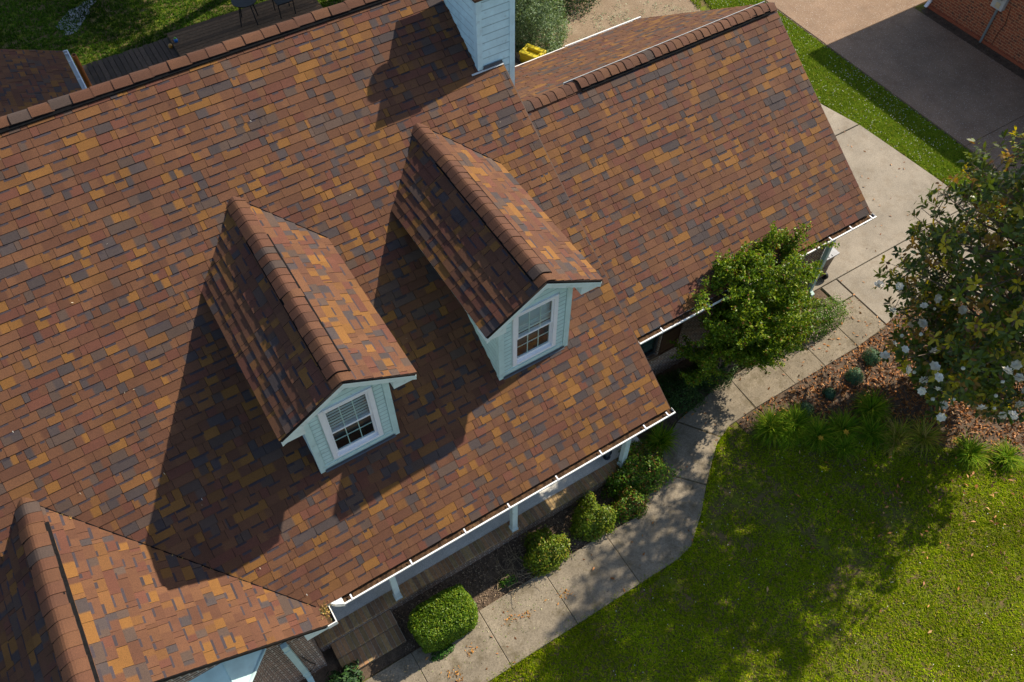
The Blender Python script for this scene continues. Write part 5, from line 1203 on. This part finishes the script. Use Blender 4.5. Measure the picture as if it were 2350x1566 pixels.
w = MB(); w.tube([(-3.80, 17.90, 0.307), (-3.80, 17.90, 0.33), (-3.80, 17.90, 0.40), (-3.80, 17.90, 0.42)], [0.05, 0.06, 0.06, 0.035], 14)
tag(w.build('toy_ball', mat_plain('toy_orange', (0.42, 0.2, 0.03), 0.5, 0.1), None, smooth=True), 'small orange plastic toy beside the blue one on the deck', 'toy')
w = MB(); pts = [(-6.30, 15.62, 0.305), (-6.30, 15.62, 2.42)]
w.tube(pts, 0.062, 18, cap=False); w.tube([(-6.30, 15.62, 2.42), (-6.30, 15.62, 0.6)], 0.045, 18, cap=False)
vs = []; 
for k in range(18):
    a_ = 2 * math.pi * k / 18; vs += [(-6.30 + 0.062 * math.cos(a_), 15.62 + 0.062 * math.sin(a_), 2.42), (-6.30 + 0.045 * math.cos(a_), 15.62 + 0.045 * math.sin(a_), 2.42)]
w.add(vs, [(2 * k, 2 * ((k + 1) % 18), 2 * ((k + 1) % 18) + 1, 2 * k + 1) for k in range(18)])
tag(w.build('pipe', M_COPPER, None), 'rust-orange hollow pipe standing beside the rear gutter', 'pipe')
# yellow plastic box lying behind the chimney
yb_ = tag(empty('yellow_box', (4.66, 12.0, 0)), 'yellow plastic playground box behind the chimney', 'plastic box')
w = MB(); c_, s_ = math.cos(0.45), math.sin(0.45)
def yp_(x, y, z): return (4.70 + x * c_ - y * s_, 11.80 + x * s_ + y * c_, z)
def ybox(w, x0, x1, y0, y1, z0, z1): 
    w.add([yp_(x, y, z) for z in (z0, z1) for x, y in ((x0, y0), (x1, y0), (x1, y1), (x0, y1))], ((3, 2, 1, 0), (4, 5, 6, 7), (0, 1, 5, 4), (1, 2, 6, 5), (2, 3, 7, 6), (3, 0, 4, 7)))
ybox(w, -0.22, 0.22, -0.30, 0.30, 0.0, 0.60); w.build('body', M_YEL, yb_, bevel=0.03)
w = MB(); ybox(w, -0.24, -0.09, -0.32, 0.32, 0.602, 0.70); ybox(w, 0.09, 0.24, -0.32, 0.32, 0.602, 0.70); ybox(w, -0.09, 0.09, -0.32, -0.20, 0.602, 0.69); ybox(w, -0.09, 0.09, 0.20, 0.32, 0.602, 0.69); w.build('rim', M_YEL, yb_, bevel=0.025)
# low timber edging by the yellow box
w = MB(); w.box(3.7, 4.3, 11.5, 13.6, 0.0, 0.5, (0.03, 0.022, 0.016)); tag(w.build('timber_planter', M_WOOD), 'dark timber planter edge between the yellow box and the chimney', 'planter')

# rear shrubs and trees
OLV = [(0.11, 0.18, 0.08), (0.17, 0.25, 0.13), (0.07, 0.12, 0.05), (0.24, 0.32, 0.18)]
mound('rear_bush', 'large grey-green leafy bush behind the chimney and the yellow box', 'shrub', (5.45, 12.95), 0.95, 1.25, 1.75, 15000, 0.075, OLV, None, 240, None, M_LEAFD, lump=0.34, asp=0.35)
mound('rear_bush', 'bright yellow-green small bush against the chimney edge', 'shrub', (4.35, 13.2), 0.35, 0.4, 1.6, 2200, 0.06, [(0.09, 0.17, 0.014), (0.13, 0.2, 0.018)], None, 241, None, M_LEAF, lump=0.2)
mound('dark_bush', 'dark green bush at the top edge behind the wing roof', 'shrub', (7.0, 14.3), 1.5, 1.1, 2.2, 12000, 0.085, [(0.03, 0.07, 0.018), (0.045, 0.095, 0.022), (0.02, 0.045, 0.014)], None, 242, None, M_LEAFD, lump=0.25, asp=0.4)
def yard_tree(label, c, zc, rx, ry, rz, n, seed, ln=0.16, base=None):
    g_ = np.random.default_rng(seed); b0 = base or c; root = tag(empty('yard_tree', (b0[0], b0[1], 0)), label, 'tree', 'trees of the back yard')
    k = 40; bc = rdir(g_, k) * g_.uniform(0.3, 0.9, (k, 1)) * np.array([rx, ry, rz]) + np.array([c[0], c[1], zc])
    i = g_.integers(0, k, n); C = bc[i] + rdir(g_, n) * (g_.random((n, 1)) ** 0.4) * 0.95; Nn = unit(rdir(g_, n) + [0, 0, .6])
    link('crown', leaf_mesh('crown', C, np.cross(Nn, rdir(g_, n)), Nn, ln, ln * .6, pal(g_, n, GREEN_D + [(0.06, 0.11, 0.016)], None, .25)), M_LEAFD, root)
    t = MB(); t.tube([(b0[0], b0[1], 0), (b0[0] * .7 + c[0] * .3, b0[1] * .7 + c[1] * .3, zc * .55), (c[0], c[1] + .1, zc)], [0.26, 0.2, 0.08], 10)
    for j in range(10): t.tube([(b0[0] * .5 + c[0] * .5, b0[1] * .5 + c[1] * .5, zc * .7), tuple(bc[j] * .5 + np.array([c[0], c[1], zc * .75]) * .5), tuple(bc[j])], [0.08, 0.05, 0.015], 6)
    t.build('trunk', M_BARK, root)
yard_tree('tall tree of the back yard shading the lawn behind the deck', (1.5, 25.5), 7.0, 2.8, 2.6, 2.2, 20000, 250, 0.2)
yard_tree('tall tree of the back yard shading the far left lawn corner', (4.6, 22.9), 9.0, 3.0, 2.6, 2.4, 26000, 251, 0.2)
yard_tree('tall tree of the back yard shading the low roof with the white gutter', (0.0, 15.2), 9.2, 3.4, 3.0, 2.2, 34000, 253, 0.22, (1.8, 21.0))
yard_tree('tall tree of the back yard shading the rear deck', (6.0, 18.4), 7.0, 3.0, 2.0, 1.7, 22000, 252, 0.2)
